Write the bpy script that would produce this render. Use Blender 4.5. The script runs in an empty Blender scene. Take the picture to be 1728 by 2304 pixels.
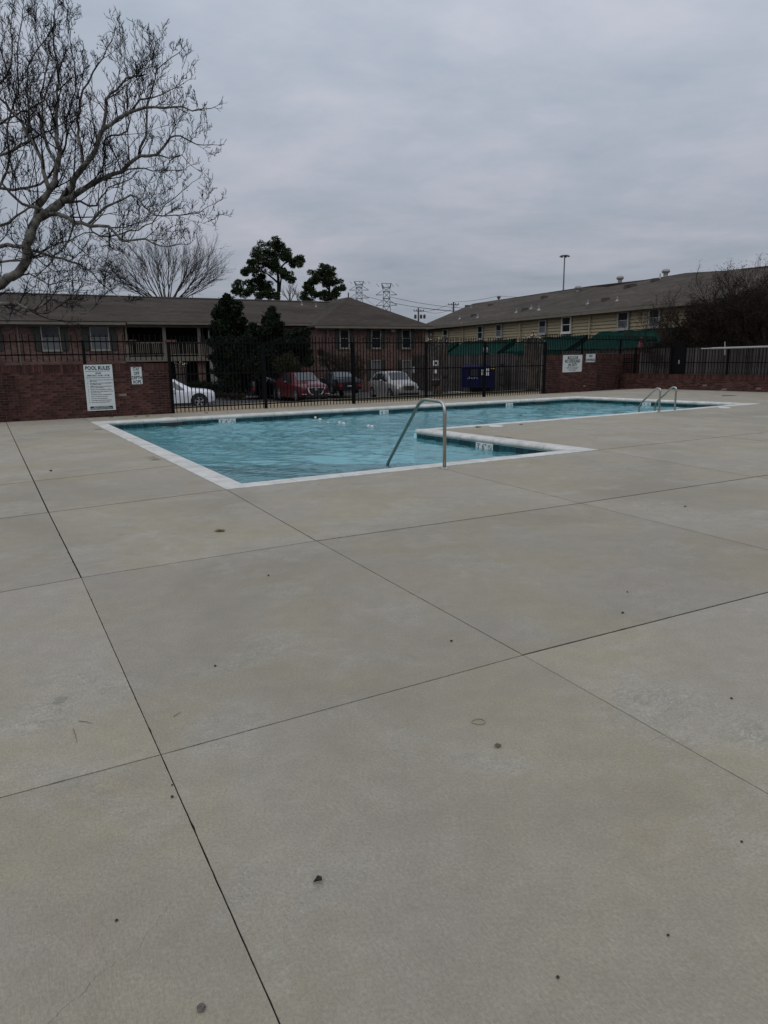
import bpy, bmesh, math, random
import numpy as np
from mathutils import Vector, Matrix

# ============================================================ camera, sky, sun, exposure
S = bpy.context.scene
COL = S.collection
F, CX, CY = 1594.0, 864.0, 1152.0
PITCH, ROLL, EYE = math.radians(12.4), math.radians(0.72), 1.5
_f = np.array([0, math.cos(PITCH), -math.sin(PITCH)])
_u0 = np.array([0, math.sin(PITCH), math.cos(PITCH)]); _r0 = np.array([1., 0, 0])
_r = _r0*math.cos(ROLL) - _u0*math.sin(ROLL)
_u = _u0*math.cos(ROLL) + _r0*math.sin(ROLL)
cam_data = bpy.data.cameras.new('camera'); cam = bpy.data.objects.new('camera', cam_data); COL.objects.link(cam)
cam.matrix_world = Matrix(((_r[0], _u[0], -_f[0], 0), (_r[1], _u[1], -_f[1], 0), (_r[2], _u[2], -_f[2], EYE), (0, 0, 0, 1)))
cam_data.sensor_fit = 'HORIZONTAL'; cam_data.sensor_width = 36.0; cam_data.lens = 36.0*F/1728.0
cam_data.clip_end = 3000; cam_data.clip_start = 0.05
S.camera = cam

SUN_EL, SUN_AZ = 55, 200
world = bpy.data.worlds.new('World'); S.world = world; world.use_nodes = True
wn, wl = world.node_tree.nodes, world.node_tree.links
wn.clear()
w_out = wn.new('ShaderNodeOutputWorld')
sky = wn.new('ShaderNodeTexSky'); sky.sky_type = 'NISHITA'; sky.sun_disc = False
sky.sun_elevation = math.radians(SUN_EL); sky.sun_rotation = math.radians(SUN_AZ); sky.dust_density = 4
bg1 = wn.new('ShaderNodeBackground'); bg1.inputs['Strength'].default_value = 0.08
wl.new(sky.outputs[0], bg1.inputs['Color'])
bg2 = wn.new('ShaderNodeBackground'); bg2.inputs['Strength'].default_value = 0.765
mixs = wn.new('ShaderNodeMixShader'); mixs.inputs[0].default_value = 0.93
wl.new(bg1.outputs[0], mixs.inputs[1]); wl.new(bg2.outputs[0], mixs.inputs[2]); wl.new(mixs.outputs[0], w_out.inputs[0])
tc = wn.new('ShaderNodeTexCoord'); sep = wn.new('ShaderNodeSeparateXYZ'); wl.new(tc.outputs['Generated'], sep.inputs[0])
def wmath(op, a, b=None, clamp=False):
    n = wn.new('ShaderNodeMath'); n.operation = op; n.use_clamp = clamp
    for i, v in enumerate((a, b)):
        if v is None: continue
        if isinstance(v, (int, float)): n.inputs[i].default_value = v
        else: wl.new(v, n.inputs[i])
    return n.outputs[0]
zc = wmath('MAXIMUM', sep.outputs[2], 0.0)
grad = wmath('ADD', wmath('MULTIPLY', zc, 0.62), 0.38)               # overcast sky: brighter towards the zenith
den = wmath('ADD', zc, 0.16)
cmb = wn.new('ShaderNodeCombineXYZ')
wl.new(wmath('DIVIDE', sep.outputs[0], den), cmb.inputs[0]); wl.new(wmath('DIVIDE', sep.outputs[1], den), cmb.inputs[1])
rotc = wn.new('ShaderNodeMapping'); rotc.inputs['Rotation'].default_value = (0, 0, 0.35); rotc.inputs['Scale'].default_value = (1.0, 1.25, 1)
wl.new(cmb.outputs[0], rotc.inputs[0])
n1 = wn.new('ShaderNodeTexNoise'); n1.inputs['Scale'].default_value = 0.95; n1.inputs['Detail'].default_value = 7; n1.inputs['Roughness'].default_value = 0.55; n1.inputs['Distortion'].default_value = 0.5
wl.new(rotc.outputs[0], n1.inputs['Vector'])
n2 = wn.new('ShaderNodeTexNoise'); n2.inputs['Scale'].default_value = 3.1; n2.inputs['Detail'].default_value = 6; n2.inputs['Roughness'].default_value = 0.6
wl.new(rotc.outputs[0], n2.inputs['Vector'])
cl = wmath('ADD', wmath('MULTIPLY', n1.outputs[0], 0.7), wmath('MULTIPLY', n2.outputs[0], 0.3))
mr = wn.new('ShaderNodeMapRange'); mr.inputs[1].default_value = 0.34; mr.inputs[2].default_value = 0.66; mr.inputs[3].default_value = 0.86; mr.inputs[4].default_value = 1.16
wl.new(cl, mr.inputs[0])
ramp = wn.new('ShaderNodeValToRGB'); wl.new(cl, ramp.inputs[0])
ramp.color_ramp.elements[0].position = 0.36; ramp.color_ramp.elements[0].color = (0.83, 0.955, 1.13, 1)
ramp.color_ramp.elements[1].position = 0.66; ramp.color_ramp.elements[1].color = (0.95, 0.965, 1.09, 1)
vm = wn.new('ShaderNodeVectorMath'); vm.operation = 'SCALE'
wl.new(ramp.outputs[0], vm.inputs[0]); wl.new(wmath('MULTIPLY', grad, mr.outputs[0]), vm.inputs['Scale'])
wl.new(vm.outputs[0], bg2.inputs['Color'])

sun_d = bpy.data.lights.new('sun', 'SUN'); sun_d.energy = 0.5; sun_d.angle = math.radians(70); sun_d.color = (1, 0.97, 0.92)
sun = bpy.data.objects.new('sun', sun_d); COL.objects.link(sun)
sun.rotation_euler = (math.radians(90-SUN_EL), 0, math.radians(-SUN_AZ+180)); sun.location = (0, 0, 40)
S.view_settings.view_transform = 'Standard'; S.view_settings.look = 'None'
S.view_settings.exposure = 0.25; S.view_settings.gamma = 1.0; S.view_settings.use_curve_mapping = False
S.render.film_transparent = False
S.cycles.max_bounces = 6; S.cycles.transparent_max_bounces = 8

# ============================================================ placing: photo direction -> place in the world
def ray(x, y): return _f + _r*((x-CX)/F) - _u*((y-CY)/F)
def on_z(x, y, z=0.0):
    d = ray(x, y); t = (z-EYE)/d[2]; return Vector((d[0]*t, d[1]*t, z))
def at_y(x, y, Y):
    d = ray(x, y); t = Y/d[1]; return Vector((d[0]*t, Y, EYE+d[2]*t))
class Wall:
    """a vertical plane through ground point A towards B; s runs along it, z up, off = distance towards the camera"""
    def __init__(s, A, B):
        s.A = Vector((A[0], A[1], 0)); d = Vector((B[0], B[1], 0))-s.A; s.L = d.length; s.d = d.normalized()
        n = Vector((s.d.y, -s.d.x, 0))
        if n.dot(-s.A) < 0: n = -n
        s.n = n
    def px(s, x, y, off=0.0):
        d = Vector(ray(x, y)); a = s.A+s.n*off
        t = (a-Vector((0, 0, EYE))).dot(s.n)/d.dot(s.n)
        p = Vector((0, 0, EYE))+d*t
        return (p-a).dot(s.d), p.z
    def at(s, u, z=0.0, off=0.0):
        p = s.A+s.d*u+s.n*off; return Vector((p.x, p.y, z))
    @property
    def rot(s): return math.atan2(s.d.y, s.d.x)
def hit(x, y, P, N):
    d = Vector(ray(x, y)); o = Vector((0, 0, EYE)); t = (P-o).dot(N)/d.dot(N); return o+d*t

# ============================================================ materials
def mat(name, col, rough=0.8, metal=0.0, noise=None, spec=0.5, bump=None, rnd=0.0, coords='Object', **kw):
    """col base colour; noise=(scale, amount[, other colour]) mottling; bump=(scale, strength); rnd = value change from object to object"""
    m = bpy.data.materials.new(name); m.use_nodes = True
    n, l = m.node_tree.nodes, m.node_tree.links
    p = n['Principled BSDF']
    p.inputs['Base Color'].default_value = (*col, 1); p.inputs['Roughness'].default_value = rough
    p.inputs['Metallic'].default_value = metal; p.inputs['Specular IOR Level'].default_value = spec
    tcn = n.new('ShaderNodeTexCoord')
    src = None
    if noise:
        t = n.new('ShaderNodeTexNoise'); t.inputs['Scale'].default_value = noise[0]; t.inputs['Detail'].default_value = 5
        t.inputs['Roughness'].default_value = 0.62
        l.new(tcn.outputs[coords], t.inputs['Vector'])
        r = n.new('ShaderNodeValToRGB'); l.new(t.outputs[0], r.inputs[0])
        a = noise[1]; c2 = noise[2] if len(noise) > 2 else tuple(min(1, c*(1+a)) for c in col)
        c1 = tuple(c*(1-a) for c in col)
        r.color_ramp.elements[0].position = 0.32; r.color_ramp.elements[0].color = (*c1, 1)
        r.color_ramp.elements[1].position = 0.68; r.color_ramp.elements[1].color = (*c2, 1)
        src = r.outputs[0]
    if rnd:
        oi = n.new('ShaderNodeObjectInfo'); mrn = n.new('ShaderNodeMapRange'); l.new(oi.outputs['Random'], mrn.inputs[0])
        mrn.inputs[3].default_value = 1-rnd; mrn.inputs[4].default_value = 1+rnd
        v = n.new('ShaderNodeVectorMath'); v.operation = 'SCALE'
        if src: l.new(src, v.inputs[0])
        else: v.inputs[0].default_value = col
        l.new(mrn.outputs[0], v.inputs['Scale']); src = v.outputs[0]
    if src: l.new(src, p.inputs['Base Color'])
    if bump:
        t = n.new('ShaderNodeTexNoise'); t.inputs['Scale'].default_value = bump[0]; t.inputs['Detail'].default_value = 4
        l.new(tcn.outputs[coords], t.inputs['Vector'])
        b = n.new('ShaderNodeBump'); b.inputs['Strength'].default_value = bump[1]; b.inputs['Distance'].default_value = 0.01
        l.new(t.outputs[0], b.inputs['Height']); l.new(b.outputs[0], p.inputs['Normal'])
    for k, v in kw.items(): p.inputs[k.replace('_', ' ')].default_value = v
    return m

def concrete_mat():
    m = bpy.data.materials.new('deck_concrete'); m.use_nodes = True
    n, l = m.node_tree.nodes, m.node_tree.links; p = n['Principled BSDF']
    p.inputs['Roughness'].default_value = 0.78; p.inputs['Specular IOR Level'].default_value = 0.35
    g = n.new('ShaderNodeNewGeometry')
    def noise(scale, detail=5, rough=0.6, vec=None, dist=0.0, sc=None, rot=0):
        t = n.new('ShaderNodeTexNoise'); t.inputs['Scale'].default_value = scale; t.inputs['Detail'].default_value = detail
        t.inputs['Roughness'].default_value = rough; t.inputs['Distortion'].default_value = dist
        mp = n.new('ShaderNodeMapping'); mp.inputs['Scale'].default_value = sc or (1, 1, 1); mp.inputs['Rotation'].default_value = (0, 0, rot)
        l.new(g.outputs['Position'], mp.inputs[0]); l.new(mp.outputs[0], t.inputs['Vector']); return t.outputs[0]
    def rmp(src, p0, p1, a, b):
        r = n.new('ShaderNodeMapRange'); r.inputs[1].default_value = p0; r.inputs[2].default_value = p1
        r.inputs[3].default_value = a; r.inputs[4].default_value = b; l.new(src, r.inputs[0]); return r.outputs[0]
    def mix(f, a, b):
        x = n.new('ShaderNodeMix'); x.data_type = 'RGBA'
        if isinstance(f, float): x.inputs[0].default_value = f
        else: l.new(f, x.inputs[0])
        for i, v in ((6, a), (7, b)):
            if isinstance(v, tuple): x.inputs[i].default_value = (*v, 1)
            else: l.new(v, x.inputs[i])
        return x.outputs[2]
    def tnoise(scale, detail, rough, sx, rot, dist=0.0):       # streaks along a direction
        t = n.new('ShaderNodeTexNoise'); t.inputs['Scale'].default_value = scale; t.inputs['Detail'].default_value = detail
        t.inputs['Roughness'].default_value = rough; t.inputs['Distortion'].default_value = dist
        mp = n.new('ShaderNodeMapping'); mp.vector_type = 'TEXTURE'; mp.inputs['Scale'].default_value = (sx, 1, 1); mp.inputs['Rotation'].default_value = (0, 0, math.radians(rot))
        l.new(g.outputs['Position'], mp.inputs[0]); l.new(mp.outputs[0], t.inputs['Vector']); return t.outputs[0]
    def mul(a, b):
        x = n.new('ShaderNodeMath'); x.operation = 'MULTIPLY'
        for k, v in ((0, a), (1, b)):
            if isinstance(v, float): x.inputs[k].default_value = v
            else: l.new(v, x.inputs[k])
        return x.outputs[0]
    c = mix(rmp(noise(0.75, 5, 0.55, dist=0.5), 0.40, 0.60, 0, 1), (0.375, 0.332, 0.234), (0.375, 0.336, 0.280))   # greenish tan and pinkish grey
    c = mix(rmp(noise(0.42, 4, 0.6, dist=0.8), 0.48, 0.66, 0, 0.62), c, (0.252, 0.224, 0.160))                    # darker weathered areas
    patch = rmp(noise(1.15, 5, 0.62, dist=0.5), 0.53, 0.70, 0, 1)
    worms = rmp(tnoise(17, 4, 0.6, 0.55, -55, 1.3), 0.40, 0.62, 0, 1)
    c = mix(mul(patch, 0.55), c, (0.52, 0.50, 0.43))
    c = mix(mul(mul(patch, worms), 0.42), c, (0.56, 0.54, 0.46))                                                  # trowel marks
    c = mix(rmp(noise(1.6, 5, 0.65), 0.58, 0.72, 0, 0.40), c, (0.38, 0.285, 0.18))                                # rusty tan
    c = mix(rmp(noise(7.5, 7, 0.7, dist=0.3), 0.35, 0.65, 0, 0.34), c, (0.225, 0.203, 0.155))
    broom = tnoise(26, 3, 0.65, 0.11, 29); bmask = rmp(noise(0.8, 3), 0.40, 0.55, 0.25, 1)
    c = mix(mul(rmp(broom, 0.38, 0.62, 0, 0.34), bmask), c, (0.20, 0.182, 0.145))                                 # broomed finish
    c = mix(rmp(noise(95, 4, 0.7), 0.32, 0.68, 0, 0.55), c, (0.175, 0.158, 0.122))
    c = mix(rmp(noise(2.9, 2, 0.4), 0.745, 0.752, 0, 0.45), c, (0.14, 0.13, 0.11))                                # few small dark spots
    oi = n.new('ShaderNodeObjectInfo')
    v = n.new('ShaderNodeVectorMath'); v.operation = 'SCALE'; l.new(c, v.inputs[0]); l.new(rmp(oi.outputs['Random'], 0, 1, 0.95, 1.10), v.inputs['Scale'])
    l.new(v.outputs[0], p.inputs['Base Color'])
    b = n.new('ShaderNodeBump'); b.inputs['Strength'].default_value = 0.8; b.inputs['Distance'].default_value = 0.004
    l.new(broom, b.inputs['Height'])
    b2 = n.new('ShaderNodeBump'); b2.inputs['Strength'].default_value = 0.4; b2.inputs['Distance'].default_value = 0.003
    l.new(noise(150, 3, 0.6), b2.inputs['Height']); l.new(b.outputs[0], b2.inputs['Normal'])
    b3 = n.new('ShaderNodeBump'); b3.inputs['Strength'].default_value = 0.8; b3.inputs['Distance'].default_value = 0.009
    l.new(mul(patch, worms), b3.inputs['Height']); l.new(b2.outputs[0], b3.inputs['Normal']); l.new(b3.outputs[0], p.inputs['Normal'])
    l.new(rmp(noise(1.4, 4), 0.3, 0.7, 0.70, 0.88), p.inputs['Roughness'])
    return m

def brick_wall_mat(name, c1, c2, mortar, bw=0.203, bh=0.067):
    m = bpy.data.materials.new(name); m.use_nodes = True
    n, l = m.node_tree.nodes, m.node_tree.links; p = n['Principled BSDF']; p.inputs['Roughness'].default_value = 0.9
    p.inputs['Specular IOR Level'].default_value = 0.2
    tcn = n.new('ShaderNodeTexCoord')
    b = n.new('ShaderNodeTexBrick'); l.new(tcn.outputs['UV'], b.inputs['Vector'])
    b.inputs['Scale'].default_value = 1; b.inputs['Brick Width'].default_value = bw; b.inputs['Row Height'].default_value = bh
    b.inputs['Mortar Size'].default_value = 0.007; b.inputs['Color1'].default_value = (*c1, 1); b.inputs['Color2'].default_value = (*c2, 1)
    b.inputs['Mortar'].default_value = (*mortar, 1); b.inputs['Bias'].default_value = -0.1
    t = n.new('ShaderNodeTexNoise'); t.inputs['Scale'].default_value = 0.9; t.inputs['Detail'].default_value = 6; l.new(tcn.outputs['UV'], t.inputs['Vector'])
    r = n.new('ShaderNodeMapRange'); l.new(t.outputs[0], r.inputs[0]); r.inputs[1].default_value = 0.3; r.inputs[2].default_value = 0.7
    r.inputs[3].default_value = 0.7; r.inputs[4].default_value = 1.35
    v = n.new('ShaderNodeVectorMath'); v.operation = 'SCALE'; l.new(b.outputs[0], v.inputs[0]); l.new(r.outputs[0], v.inputs['Scale'])
    l.new(v.outputs[0], p.inputs['Base Color'])
    return m

def shingle_mat(name, col):
    m = bpy.data.materials.new(name); m.use_nodes = True
    n, l = m.node_tree.nodes, m.node_tree.links; p = n['Principled BSDF']; p.inputs['Roughness'].default_value = 0.95
    p.inputs['Specular IOR Level'].default_value = 0.1
    tcn = n.new('ShaderNodeTexCoord')
    b = n.new('ShaderNodeTexBrick'); l.new(tcn.outputs['UV'], b.inputs['Vector'])
    b.inputs['Scale'].default_value = 1; b.inputs['Brick Width'].default_value = 0.45; b.inputs['Row Height'].default_value = 0.145
    b.inputs['Mortar Size'].default_value = 0.010; b.inputs['Color1'].default_value = (*[c*1.18 for c in col], 1)
    b.inputs['Color2'].default_value = (*[c*0.82 for c in col], 1); b.inputs['Mortar'].default_value = (*[c*0.55 for c in col], 1)
    t = n.new('ShaderNodeTexNoise'); t.inputs['Scale'].default_value = 0.55; t.inputs['Detail'].default_value = 7; l.new(tcn.outputs['UV'], t.inputs['Vector'])
    mp = n.new('ShaderNodeMapping'); mp.inputs['Scale'].default_value = (0.35, 1.6, 1); l.new(tcn.outputs['UV'], mp.inputs[0]); l.new(mp.outputs[0], t.inputs['Vector'])
    r = n.new('ShaderNodeMapRange'); l.new(t.outputs[0], r.inputs[0]); r.inputs[1].default_value = 0.3; r.inputs[2].default_value = 0.7
    r.inputs[3].default_value = 0.72; r.inputs[4].default_value = 1.28
    v = n.new('ShaderNodeVectorMath'); v.operation = 'SCALE'; l.new(b.outputs[0], v.inputs[0]); l.new(r.outputs[0], v.inputs['Scale'])
    l.new(v.outputs[0], p.inputs['Base Color'])
    return m

def water_mat():
    m = bpy.data.materials.new('pool_water'); m.use_nodes = True
    n, l = m.node_tree.nodes, m.node_tree.links; n.clear()
    o = n.new('ShaderNodeOutputMaterial'); g = n.new('ShaderNodeNewGeometry')
    def noise(scale, sc, rot, detail=3, dist=0.3):
        t = n.new('ShaderNodeTexNoise'); t.inputs['Scale'].default_value = scale; t.inputs['Detail'].default_value = detail; t.inputs['Distortion'].default_value = dist
        mp = n.new('ShaderNodeMapping'); mp.inputs['Scale'].default_value = sc; mp.inputs['Rotation'].default_value = (0, 0, rot)
        l.new(g.outputs['Position'], mp.inputs[0]); l.new(mp.outputs[0], t.inputs['Vector']); return t.outputs[0]
    b = n.new('ShaderNodeBump'); b.inputs['Strength'].default_value = 0.5; b.inputs['Distance'].default_value = 0.030
    l.new(noise(6.5, (0.8, 1.2, 1), 0.15), b.inputs['Height'])
    b2 = n.new('ShaderNodeBump'); b2.inputs['Strength'].default_value = 0.45; b2.inputs['Distance'].default_value = 0.012
    l.new(noise(17, (0.8, 1.2, 1), -0.3), b2.inputs['Height']); l.new(b.outputs[0], b2.inputs['Normal'])
    gl = n.new('ShaderNodeBsdfGlossy'); gl.inputs['Roughness'].default_value = 0.04; gl.inputs['Color'].default_value = (0.9, 0.95, 1, 1)
    tr = n.new('ShaderNodeBsdfTransparent'); tr.inputs['Color'].default_value = (0.80, 0.95, 0.98, 1)
    df = n.new('ShaderNodeBsdfDiffuse'); df.inputs['Color'].default_value = (0.12, 0.36, 0.385, 1)
    fr = n.new('ShaderNodeFresnel'); fr.inputs['IOR'].default_value = 1.33
    for s_ in (gl, fr): l.new(b2.outputs[0], s_.inputs['Normal'])
    l.new(b2.outputs[0], df.inputs['Normal'])
    a = n.new('ShaderNodeMixShader'); a.inputs[0].default_value = 0.5; l.new(tr.outputs[0], a.inputs[1]); l.new(df.outputs[0], a.inputs[2])
    x = n.new('ShaderNodeMixShader'); l.new(fr.outputs[0], x.inputs[0]); l.new(a.outputs[0], x.inputs[1]); l.new(gl.outputs[0], x.inputs[2])
    l.new(x.outputs[0], o.inputs[0])
    return m

M = {}
M['deck'] = concrete_mat()
M['joint'] = mat('joint_dirt', (0.018, 0.016, 0.014), 0.95, spec=0.05)
M['coping'] = mat('coping_stone', (0.56, 0.55, 0.505), 0.7, noise=(4, 0.24, (0.64, 0.62, 0.57)), bump=(60, 0.2), rnd=0.04)
M['tile'] = mat('blue_tile', (0.008, 0.038, 0.052), 0.25, noise=(9, 0.35, (0.014, 0.065, 0.072)), rnd=0.4, spec=0.3)
M['grout'] = mat('grout', (0.30, 0.38, 0.38), 0.9)
M['tile_white'] = mat('white_tile', (0.62, 0.64, 0.62), 0.3, noise=(12, 0.05))
M['plaster'] = mat('pool_plaster', (0.46, 0.78, 0.78), 0.7, noise=(0.8, 0.12))
M['water'] = water_mat()
M['ink'] = mat('black_print', (0.012, 0.012, 0.012), 0.6)
M['black'] = mat('black_plastic', (0.012, 0.012, 0.013), 0.5, noise=(5, 0.1))
M['iron'] = mat('black_iron', (0.006, 0.006, 0.0065), 0.65, noise=(7, 0.2), spec=0.06)
M['steel'] = mat('brushed_steel', (0.42, 0.41, 0.37), 0.28, 1.0, noise=(9, 0.10))
M['brick'] = mat('red_brick', (0.052, 0.021, 0.017), 0.9, noise=(7, 0.35, (0.085, 0.038, 0.031)), rnd=0.45, spec=0.2, bump=(60, 0.4))
M['brick_pale'] = mat('pale_brick', (0.20, 0.15, 0.12), 0.9, noise=(7, 0.3), spec=0.2)
M['mortar'] = mat('mortar', (0.185, 0.150, 0.132), 0.95, noise=(4, 0.3), spec=0.1)
M['housebrick'] = brick_wall_mat('house_brick', (0.080, 0.034, 0.026), (0.160, 0.090, 0.072), (0.14, 0.125, 0.11))
M['roof_brown'] = shingle_mat('brown_shingle', (0.058, 0.047, 0.040))
M['roof_grey'] = shingle_mat('grey_shingle', (0.074, 0.062, 0.052))
M['siding'] = mat('tan_siding', (0.36, 0.295, 0.185), 0.75, noise=(0.7, 0.08), rnd=0.05)
M['trim'] = mat('beige_trim', (0.150, 0.128, 0.098), 0.7, noise=(2, 0.15))
M['shutter'] = mat('olive_shutter', (0.026, 0.026, 0.020), 0.7, noise=(3, 0.2))
M['white'] = mat('white_paint', (0.62, 0.62, 0.60), 0.55, noise=(3, 0.05))
M['frame_w'] = mat('window_white', (0.32, 0.32, 0.30), 0.5, noise=(3, 0.06))
M['frame_b'] = mat('window_beige', (0.24, 0.225, 0.19), 0.6, noise=(3, 0.08))
M['sign'] = mat('sign_white', (0.58, 0.62, 0.61), 0.5, noise=(1.5, 0.08))
M['sign_green'] = mat('sign_dark_green', (0.010, 0.028, 0.018), 0.5)
M['glass'] = mat('dark_glass', (0.010, 0.013, 0.016), 0.08, noise=(1.2, 0.4), spec=0.5)
M['blind'] = mat('window_blind', (0.10, 0.105, 0.11), 0.5, noise=(2, 0.2))
M['dark'] = mat('recess_shade', (0.007, 0.006, 0.005), 0.9, noise=(2, 0.3))  # near black, shade of the balcony recess painted into its surfaces
M['awning'] = mat('green_canvas', (0.004, 0.034, 0.026), 0.9, noise=(2.5, 0.25), spec=0.1)
M['wood'] = mat('grey_wood', (0.076, 0.067, 0.062), 0.95, noise=(2.0, 0.35), rnd=0.35, spec=0.1)
M['wood_dark'] = mat('dark_wood', (0.026, 0.020, 0.018), 0.95, noise=(4, 0.3), spec=0.1)
M['asphalt'] = mat('asphalt', (0.075, 0.073, 0.072), 0.9, noise=(1.1, 0.25), bump=(60, 0.3), coords='Object', spec=0.25)
M['tan'] = mat('tan_ground', (0.25, 0.195, 0.125), 0.95, noise=(1.5, 0.25), bump=(30, 0.6), spec=0.1)
M['grass'] = mat('dull_grass', (0.060, 0.060, 0.028), 0.95, noise=(1.3, 0.4, (0.11, 0.095, 0.055)), bump=(20, 1.0), spec=0.1)
M['land'] = mat('far_land', (0.05, 0.05, 0.035), 0.95, noise=(0.05, 0.3), spec=0.1)
M['kerb'] = mat('kerb_concrete', (0.26, 0.25, 0.23), 0.85, noise=(2, 0.2))
M['bark_pale'] = mat('sycamore_bark', (0.024, 0.021, 0.018), 0.9, noise=(3.8, 0.45, (0.20, 0.19, 0.165)), bump=(12, 0.8), spec=0.15)
M['twig'] = mat('twig_bark', (0.017, 0.014, 0.014), 0.9, noise=(3, 0.3), spec=0.1)
M['thicket'] = mat('thicket_bark', (0.034, 0.023, 0.020), 0.9, noise=(3, 0.3), spec=0.1)
M['twig_grey'] = mat('grey_twig', (0.055, 0.047, 0.045), 0.9, noise=(3, 0.3), spec=0.1)
M['myrtle'] = mat('myrtle_bark', (0.085, 0.070, 0.060), 0.85, noise=(6, 0.35), spec=0.15)
M['cutwood'] = mat('cut_wood', (0.50, 0.42, 0.30), 0.8, noise=(8, 0.1))
def leaf_mat(name, c, c2): return mat(name, c, 0.7, noise=(1.4, 0.45, c2), spec=0.10)
M['pine'] = leaf_mat('pine_needles', (0.020, 0.034, 0.014), (0.042, 0.062, 0.024))
M['magnolia'] = leaf_mat('evergreen_leaf', (0.006, 0.011, 0.006), (0.020, 0.030, 0.014))
M['bush'] = leaf_mat('bush_leaf', (0.022, 0.028, 0.011), (0.040, 0.045, 0.018))
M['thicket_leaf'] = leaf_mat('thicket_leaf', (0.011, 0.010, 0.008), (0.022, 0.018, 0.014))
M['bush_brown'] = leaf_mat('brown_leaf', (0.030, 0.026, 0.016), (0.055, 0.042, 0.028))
M['deadleaf'] = mat('dead_leaf', (0.13, 0.085, 0.045), 0.8, noise=(30, 0.3), rnd=0.3)
M['darkbit'] = mat('dark_debris', (0.03, 0.02, 0.018), 0.8, noise=(40, 0.3))
M['seedball'] = mat('grey_seed_ball', (0.13, 0.115, 0.10), 0.9, noise=(160, 0.7), bump=(150, 1.0))
M['rubber'] = mat('tan_rubber', (0.30, 0.24, 0.13), 0.6)
M['blue_bin'] = mat('dumpster_blue', (0.005, 0.006, 0.045), 0.6, noise=(2, 0.3), spec=0.15)
M['binmark'] = mat('light_blue_mark', (0.20, 0.28, 0.42), 0.6)
M['yellow'] = mat('yellow_sticker', (0.50, 0.36, 0.02), 0.5)
M['pink'] = mat('pink_canvas', (0.26, 0.09, 0.10), 0.8, noise=(5, 0.2))
M['tyre'] = mat('tyre_rubber', (0.012, 0.012, 0.012), 0.85, noise=(9, 0.2))
M['rim'] = mat('alloy_rim', (0.48, 0.48, 0.49), 0.35, 0.7)
M['chrome'] = mat('chrome', (0.75, 0.75, 0.75), 0.12, 1.0)
M['lamp_glass'] = mat('headlight_glass', (0.48, 0.50, 0.51), 0.15, 0.0)
M['bright_trim'] = mat('bright_trim', (0.55, 0.55, 0.56), 0.25, spec=0.8)  # pale non-metal: the bright reflection of chrome is put into the colour
M['tail'] = mat('tail_light', (0.30, 0.012, 0.012), 0.25)
M['carglass'] = mat('car_glass', (0.020, 0.028, 0.030), 0.04, spec=0.9)
M['windshield'] = mat('windshield_glass', (0.030, 0.040, 0.042), 0.08, spec=0.5)
def paint(name, c, metal=0.3): return mat(name, c, 0.32, metal, noise=(3, 0.05), Coat_Weight=0.35, Coat_Roughness=0.06)
M['p_white'] = paint('white_car_paint', (0.66, 0.67, 0.70), 0.0)
M['p_red'] = paint('red_car_paint', (0.080, 0.005, 0.010), 0.1)
M['p_silver'] = paint('silver_car_paint', (0.30, 0.285, 0.27), 0.4)
M['p_black'] = paint('black_car_paint', (0.006, 0.006, 0.008), 0.0)
M['p_navy'] = paint('dark_car_paint', (0.006, 0.007, 0.013), 0.0)
M['p_grey'] = paint('grey_car_paint', (0.20, 0.20, 0.21), 0.3)
M['lattice'] = mat('hazed_steel', (0.15, 0.165, 0.18), 0.7, noise=(1, 0.1))  # steel lightened towards blue-grey, distance haze painted into the colour
M['pole'] = mat('weathered_pole', (0.075, 0.068, 0.062), 0.9, noise=(1, 0.2))
M['wire'] = mat('wire', (0.06, 0.065, 0.07), 0.7)
M['terracotta'] = mat('terracotta', (0.12, 0.06, 0.04), 0.8)
M['vent'] = mat('vent_metal', (0.26, 0.25, 0.24), 0.5, 0.2)
M['vent_dark'] = mat('vent_brown', (0.055, 0.045, 0.040), 0.7)

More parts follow.
